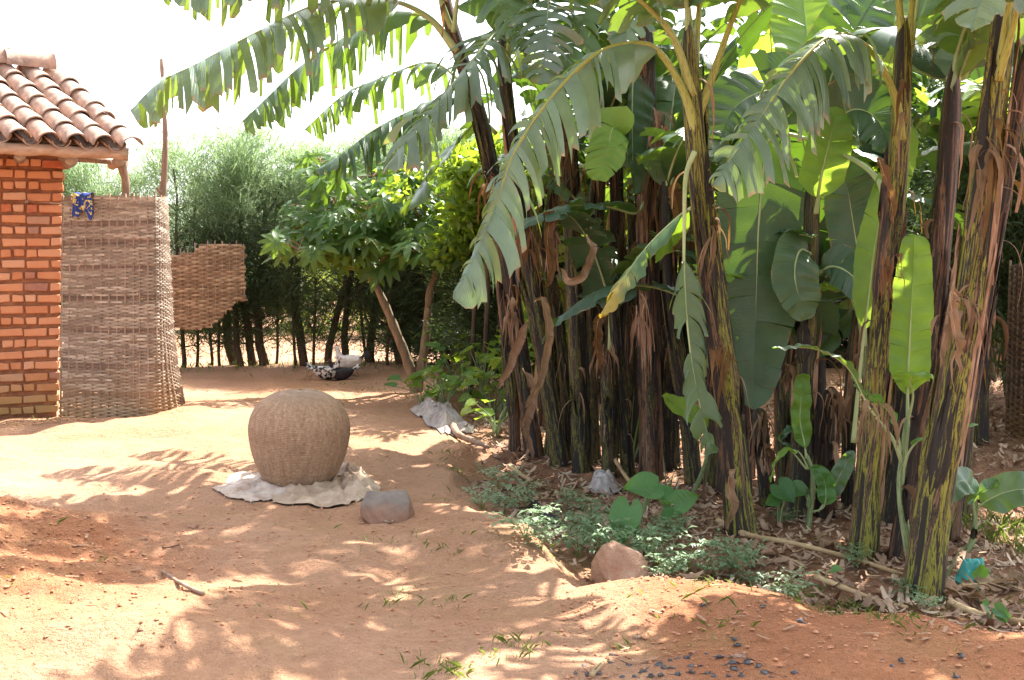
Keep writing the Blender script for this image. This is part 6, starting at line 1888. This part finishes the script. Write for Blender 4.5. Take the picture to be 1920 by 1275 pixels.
b = G(725, 972)
rock('grey_stone', 'angular grey topped stone lying right of the basket cloths', 'stone', b, [(-.165, .06, .0), (-.15, -.03, .10), (-.125, .06, .165), (-.07, -.11, -.02), (.04, -.13, -.03), (.13, -.07, .0), (.165, .05, .02), (.145, -.02, .115), (.11, .07, .165), (-.01, -.085, .075), (-.10, .12, .03), (.10, .14, .0), (-.02, .10, .150), (-.14, -.05, .03), (.03, .0, .145)], M['rock_grey'], 3)
b = G(1162, 1092)
rock('boulder', 'reddish faceted boulder at the edge of the bed in front of the taro', 'stone', b, [(-.155, .02, -.02), (-.145, .03, .12), (-.09, .0, .205), (-.04, .03, .215), (-.06, -.10, .02), (-.03, -.12, -.03), (.03, -.05, .12), (.10, -.02, .165), (.155, .0, .08), (.15, .05, -.02), (.06, -.11, .03), (.12, -.08, .0), (.0, .14, .12), (-.10, .13, .0), (.10, .14, .03), (.04, -.13, -.03)], M['rock_red'], 8)
def small_stone(name, label, cat, px, py, s, mat, seed, group=None, flat=.6):
    rng = random.Random(seed); g = G(px, py)
    pts = []
    for k in range(14):
        a = rng.uniform(0, 6.28); z = rng.uniform(-.5, 1); r = math.sqrt(max(0, 1 - z * z)) * rng.uniform(.75, 1)
        pts.append((math.cos(a) * r * s, math.sin(a) * r * s * rng.uniform(.6, 1), (z + .15) * s * flat))
    return rock(name, label, cat, g, pts, mat, seed, group, s * .12, 1, s * .16)
small_stone('soil_clod', 'flat brown soil clod lying in the yard left of the basket stones', 'clod', 364, 991, .037, M['clod'], 1, flat=.45)
small_stone('soil_clod', 'tiny dark clod just right of the flat brown clod', 'clod', 398, 990, .012, M['clod'], 2)
small_stone('pebble', 'small grey brown stone lying on the pale dusty patch at the lower left', 'stone', 264, 1182, .020, M['rock_grey'], 3)
small_stone('pebble', 'round reddish stone half buried among the charcoal at the bottom', 'stone', 1385, 1232, .036, M['rock_red'], 4)
small_stone('pebble', 'flat reddish stone on the near bank below the boulder', 'stone', 1195, 1195, .024, M['rock_red'], 5, flat=.4)
small_stone('pebble', 'small brown clod near the middle of the yard below the grass tufts', 'stone', 790, 1097, .011, M['clod'], 6)
small_stone('pebble', 'white pebble lying in the yard below the basket', 'stone', 617, 1010, .010, M['sack'], 7)
small_stone('pebble', 'dark lump on the sunlit patch of the near bank', 'stone', 1316, 1137, .018, M['charcoal'], 8)

rng = random.Random(55)
coal = [(1080, 1262), (1093, 1248), (1120, 1262), (1145, 1245), (1148, 1228), (1180, 1248), (1205, 1262), (1212, 1258), (1232, 1248), (1245, 1254), (1262, 1252), (1272, 1236), (1288, 1236), (1296, 1248), (1310, 1252), (1325, 1262), (1328, 1226), (1352, 1232), (1378, 1200), (1382, 1212), (1376, 1244), (1375, 1256), (1296, 1262), (1270, 1266), (1238, 1268), (1190, 1270), (1395, 1268), (1430, 1262), (1445, 1272), (1490, 1262), (1475, 1272), (1420, 1250), (1340, 1268), (1165, 1270), (1652, 1238), (1672, 1252), (1692, 1246), (1688, 1240), (1435, 1128), (1432, 1135), (1500, 1168), (1806, 1230), (1795, 1268), (1376, 1160), (1365, 1268), (1105, 1272), (1252, 1243), (1405, 1242), (1222, 1268)]
for i, (x, y) in enumerate(coal):
    small_stone('charcoal_lump', 'black charcoal lump lying on the red soil of the near bank', 'charcoal', x + rng.uniform(-3, 3), min(y, 1270) + rng.uniform(-2, 2), rng.uniform(.008, .021), M['charcoal'], 100 + i, 'charcoal lumps scattered on the near bank', rng.uniform(.45, .8))

def stick(name, label, cat, pts, r0, r1, mat, lift=.01, seed=0, group=None, lifts=None):
    rng = random.Random(seed)
    P = [G(x, y, (lifts[i] if lifts else lift)) for i, (x, y) in enumerate(pts)]
    Q, L = spline(P, 18); base = Q[0]
    mb = MB(); mb.tube(Q, [(r0 + (r1 - r0) * i / 17) * (1 + .1 * math.sin(i * 2.3 + seed)) for i in range(18)], 7, jitter=.08, rng=rng)
    o = mb.build(name, M[mat], None, origin=base)
    return tag(o, label, cat, group)
stick('stick', 'thin straight stick lying in the yard below the soil heap', 'stick', [(305, 1075), (335, 1095), (360, 1108), (382, 1117)], .007, .010, 'wood', .010, 1)
stick('twig', 'short bent twig in the shade above the stick', 'twig', [(305, 1030), (320, 1028), (336, 1024)], .004, .003, 'bark', .008, 2)
stick('bark_strip', 'curled strip of bark lying below the angular grey stone', 'bark', [(690, 978), (710, 975), (730, 983), (742, 975)], .010, .006, 'wood', .010, 3)
stick('burnt_log', 'charred black log end lying among the herbs at the edge of the bed', 'log', [(995, 955), (1010, 967), (1030, 982), (1045, 990)], .045, .040, 'burnt', .035, 4)
stick('dry_branch', 'thick dry branch running into the litter below the grey sack', 'branch', [(848, 808), (862, 826), (885, 835), (915, 848)], .045, .018, 'wood', .05, 5)
stick('fallen_leaf_stalk', 'long tan fallen banana leaf stalk in the litter in front of the centre trunk', 'leaf stalk', [(1345, 988), (1400, 1015), (1500, 1035), (1600, 1062), (1680, 1088)], .020, .012, 'stalk_dry', .045, 6)
stick('fallen_leaf_stalk', 'second fallen leaf stalk lying below the long one among the grass', 'leaf stalk', [(1530, 1092), (1580, 1112), (1640, 1135), (1700, 1150)], .018, .010, 'stalk_dry', .03, 7)
stick('fallen_leaf_stalk', 'thick yellowish fallen leaf stalk at the lower right edge', 'leaf stalk', [(1780, 1140), (1830, 1162), (1880, 1172), (1940, 1182)], .022, .018, 'stalk_dry', .03, 8)
stick('fallen_leaf_stalk', 'tan leaf stalk lying in the litter behind the herbs on the left', 'leaf stalk', [(955, 880), (990, 905), (1020, 920), (1045, 932)], .022, .014, 'stalk_dry', .03, 9)
stick('fallen_leaf_stalk', 'straw coloured leaf stalk leaning on the foot of the black stem', 'leaf stalk', [(1090, 790), (1120, 850), (1160, 900), (1200, 935)], .022, .016, 'stalk_dry', .03, 10, lifts=[.50, .30, .12, .03])
stick('fallen_leaf_stalk', 'pale stalk slanting down behind the right hand trunks', 'leaf stalk', [(1770, 960), (1800, 950), (1840, 945)], .022, .018, 'stalk_dry', .05, 11)
stick('wood_chip', 'broad orange brown wood chip at the bottom edge left of the charcoal', 'wood chip', [(1108, 1272), (1120, 1258), (1130, 1246)], .012, .008, 'stalk_dry', .008, 12)
stick('wood_chip', 'small reddish wood chip above the charcoal', 'wood chip', [(1158, 1212), (1168, 1216), (1178, 1222)], .006, .004, 'stalk_dry', .008, 13)
rng = random.Random(66)
for i in range(34):
    x = rng.uniform(920, 1900); y0 = 905 + (x - 920) * .19; y = rng.uniform(y0, y0 + 60)
    a = rng.uniform(-.5, .9); l = rng.uniform(25, 85)
    stick('litter_stalk', 'dry brown leaf stalk fragment lying in the litter under the bananas', 'leaf stalk', [(x, y), (x + l * .5 * math.cos(a), y + l * .2 * math.sin(a) + rng.uniform(-4, 4)), (x + l * math.cos(a), y + l * .4 * math.sin(a))], rng.uniform(.005, .012), .004, rng.choice(['stalk_dry', 'wood', 'stalk_dry']), .02, 20 + i, 'leaf stalk fragments in the litter')
# dead leaves lying in the litter
for i, (x, y, lab) in enumerate([(1000, 925, 'flat dead banana leaf in the litter left of the plastic bag'), (1550, 1030, 'rust brown dead leaf with ribbed blade at the foot of the right trunk'), (1860, 1110, 'large grey brown dead leaf at the lower right edge'), (1440, 1045, 'dead leaf curled in the litter below the centre trunk'), (1250, 985, 'dead leaf behind the small taro plant'), (1790, 1125, 'pale curled dead leaf standing up in front of the thickest trunk')]):
    g = G(x, y); a = rng.uniform(-.6, .6)
    root = thing('dead_leaf', lab, 'dead leaf', g)
    d = Vector((math.cos(a), math.sin(a), 0)); l = rng.uniform(.25, .45)
    pts = [g - d * l * .5, g - d * l * .15, g + d * l * .2, g + d * l * .5]
    pts = [Vector((p.x, p.y, Hs(p.x, p.y) + .035 + .02 * (k % 2))) for k, p in enumerate(pts)]
    banana_leaf(root, pts, .11, M['leaf_dead'], .05, .7, .25, 800 + i, rib=.009, stalkmat=M['stalk_dry'], n=24, m=5)

# ------------------------------------------------------------------ hens
def hen(label, base, yaw, s, body, tailm, sit=False, turn=0.0, headm=None):
    root = thing('hen', label, 'hen', base, 'hens resting by the hedge')
    R = Matrix.Translation(base) @ Matrix.Rotation(yaw, 4, 'Z') @ Matrix.Diagonal((s, s, s, 1))
    zb = .13 if sit else .24
    # continuous body: tail end -> back -> breast -> neck -> head
    st = [(-.235, .07, .012, .02), (-.20, .06, .05, .055), (-.13, .025, .092, .095), (-.04, .0, .118, .118), (.05, -.005, .122, .120), (.12, .02, .10, .10), (.165, .075, .068, .066), (.185, .135, .045, .046), (.195, .185, .036, .038), (.205, .215, .037, .038), (.222, .235, .030, .030), (.244, .235, .014, .014)]
    P = []; n = 20
    ctr = [Vector((x, turn * .10 * max(0, x - .12) / .1, z + zb)) for x, z, a, b in st]
    Q, L = spline(ctr, 40)
    ts = np.linspace(0, 1, len(st)); tt = np.linspace(0, 1, 40)
    d = [0]
    for a, b in zip(ctr, ctr[1:]): d.append(d[-1] + (b - a).length)
    d = np.array(d) / d[-1]
    ra = np.interp(tt, d, [q[2] for q in st]); rb = np.interp(tt, d, [q[3] for q in st])
    g = []
    for i in range(40):
        t = (Q[min(i + 1, 39)] - Q[max(i - 1, 0)]).normalized(); sd = Vector((-t.y, t.x, 0)).normalized() if abs(t.z) < .98 else Vector((0, 1, 0)); up = t.cross(sd) * -1
        row = []
        for k in range(n):
            a = 2 * PI * k / n
            c = Q[i] + sd * math.cos(a) * ra[i] + up * math.sin(a) * rb[i]
            c = c + (c - Q[i]) * .05 * math.sin(i * 1.9 + k * 2.4)
            row.append(tuple(R @ c))
        g.append(row)
    mb = MB(); mb.grid(np.array(g), wrap=True); mb.build('body', body, root)
    def part(nm, mb, mt, par=root): return mb.build(nm, mt, par)
    # tail feathers fan
    mb = MB()
    for k in range(9):
        a = (k - 4) * .16; b0 = R @ Vector((-.19, .018 * (k - 4) * .6, zb + .075)); e = R @ Vector((-.19 - .17 * math.cos(a), .17 * math.sin(a), zb + .15 + .03 * math.cos(a * 3) - .02 * abs(k - 4)))
        m = b0.lerp(e, .6) + Vector((0, 0, .02 * s)); w = .020 * s; v = Vector((0, w, 0)); z = Vector((0, 0, w * .8))
        mb.add([tuple(b0), tuple(m - v - z), tuple(e), tuple(m + v + z)], [(0, 1, 2, 3)])
    part('tail_feathers', mb, tailm)
    for sg in (-1, 1):   # folded wings
        gg = []
        for i in range(9):
            t = i / 8; x = .10 - .30 * t; w = .085 * math.sin(PI * (t * .85 + .12)) + .004
            row = []
            for k in range(5):
                q = k / 4 * 2 - 1
                row.append(tuple(R @ Vector((x - .03 * q * t, sg * (.121 - .02 * abs(q) - .05 * t * t), zb + .03 + w * q * .8 - .005 * t))))
            gg.append(row)
        mb = MB(); mb.grid(np.array(gg) if sg > 0 else np.array(gg)[:, ::-1]); o = part('wing', mb, body); sm = o.modifiers.new('thickness', 'SOLIDIFY'); sm.thickness = .012 * s
    hy = turn * .10
    mb = MB(); h = [R @ Vector((.232, hy, zb + .232)), R @ Vector((.262, hy, zb + .226)), R @ Vector((.278, hy, zb + .216))]
    mb.tube(h, [.012 * s, .008 * s, .001], 7); part('beak', mb, M['beak'])
    mb = MB()
    for k in range(4):
        x = .190 + .014 * k; hh = [.018, .028, .026, .016][k]
        mb.add([tuple(R @ Vector((x - .009, hy - .004, zb + .248))), tuple(R @ Vector((x + .010, hy - .004, zb + .248))), tuple(R @ Vector((x, hy, zb + .25 + hh))), tuple(R @ Vector((x - .009, hy + .004, zb + .248))), tuple(R @ Vector((x + .010, hy + .004, zb + .248)))], [(0, 1, 2), (3, 2, 4), (0, 2, 3), (1, 4, 2)])
    part('comb', mb, M['hen_red'])
    mb = MB()
    for sg in (-1, 1): mb.tube([R @ Vector((.220, hy + sg * .028, zb + .236)), R @ Vector((.220, hy + sg * .033, zb + .236))], .005 * s, 6)
    part('eyes', mb, M['hen_dark'])
    if not sit:
        for sg in (-1, 1):
            mb = MB(); f = Vector((.02, sg * .05, 0))
            mb.tube([R @ (f + Vector((-.01, 0, zb - .10))), R @ (f + Vector((-.025, 0, zb * .45))), R @ (f + Vector((0, 0, .008)))], [.018 * s, .010 * s, .008 * s], 7)
            for a in (-.5, 0, .5, PI): mb.tube([R @ (f + Vector((0, 0, .01))), R @ (f + Vector((math.cos(a) * .05, math.sin(a) * .05, .004)))], [.007 * s, .003 * s], 5)
            part('leg', mb, M['beak'])
    return root
b = G(655, 706); hen('white hen with dark tail standing behind the two crouching hens', b, PI * .90, .92, M['hen_white'], M['hen_dark'], sit=False, turn=.3)
b = G(612, 712); hen('black and white speckled hen crouching at the left of the hens', b, PI * .08, .85, M['hen_speckled'], M['hen_speckled'], sit=True, turn=-.5)
b = G(640, 713); hen('dark grey hen lying between the speckled hen and the white hen', b, PI * 1.04, .78, M['hen_dark'], M['hen_speckled'], sit=True, turn=.6)
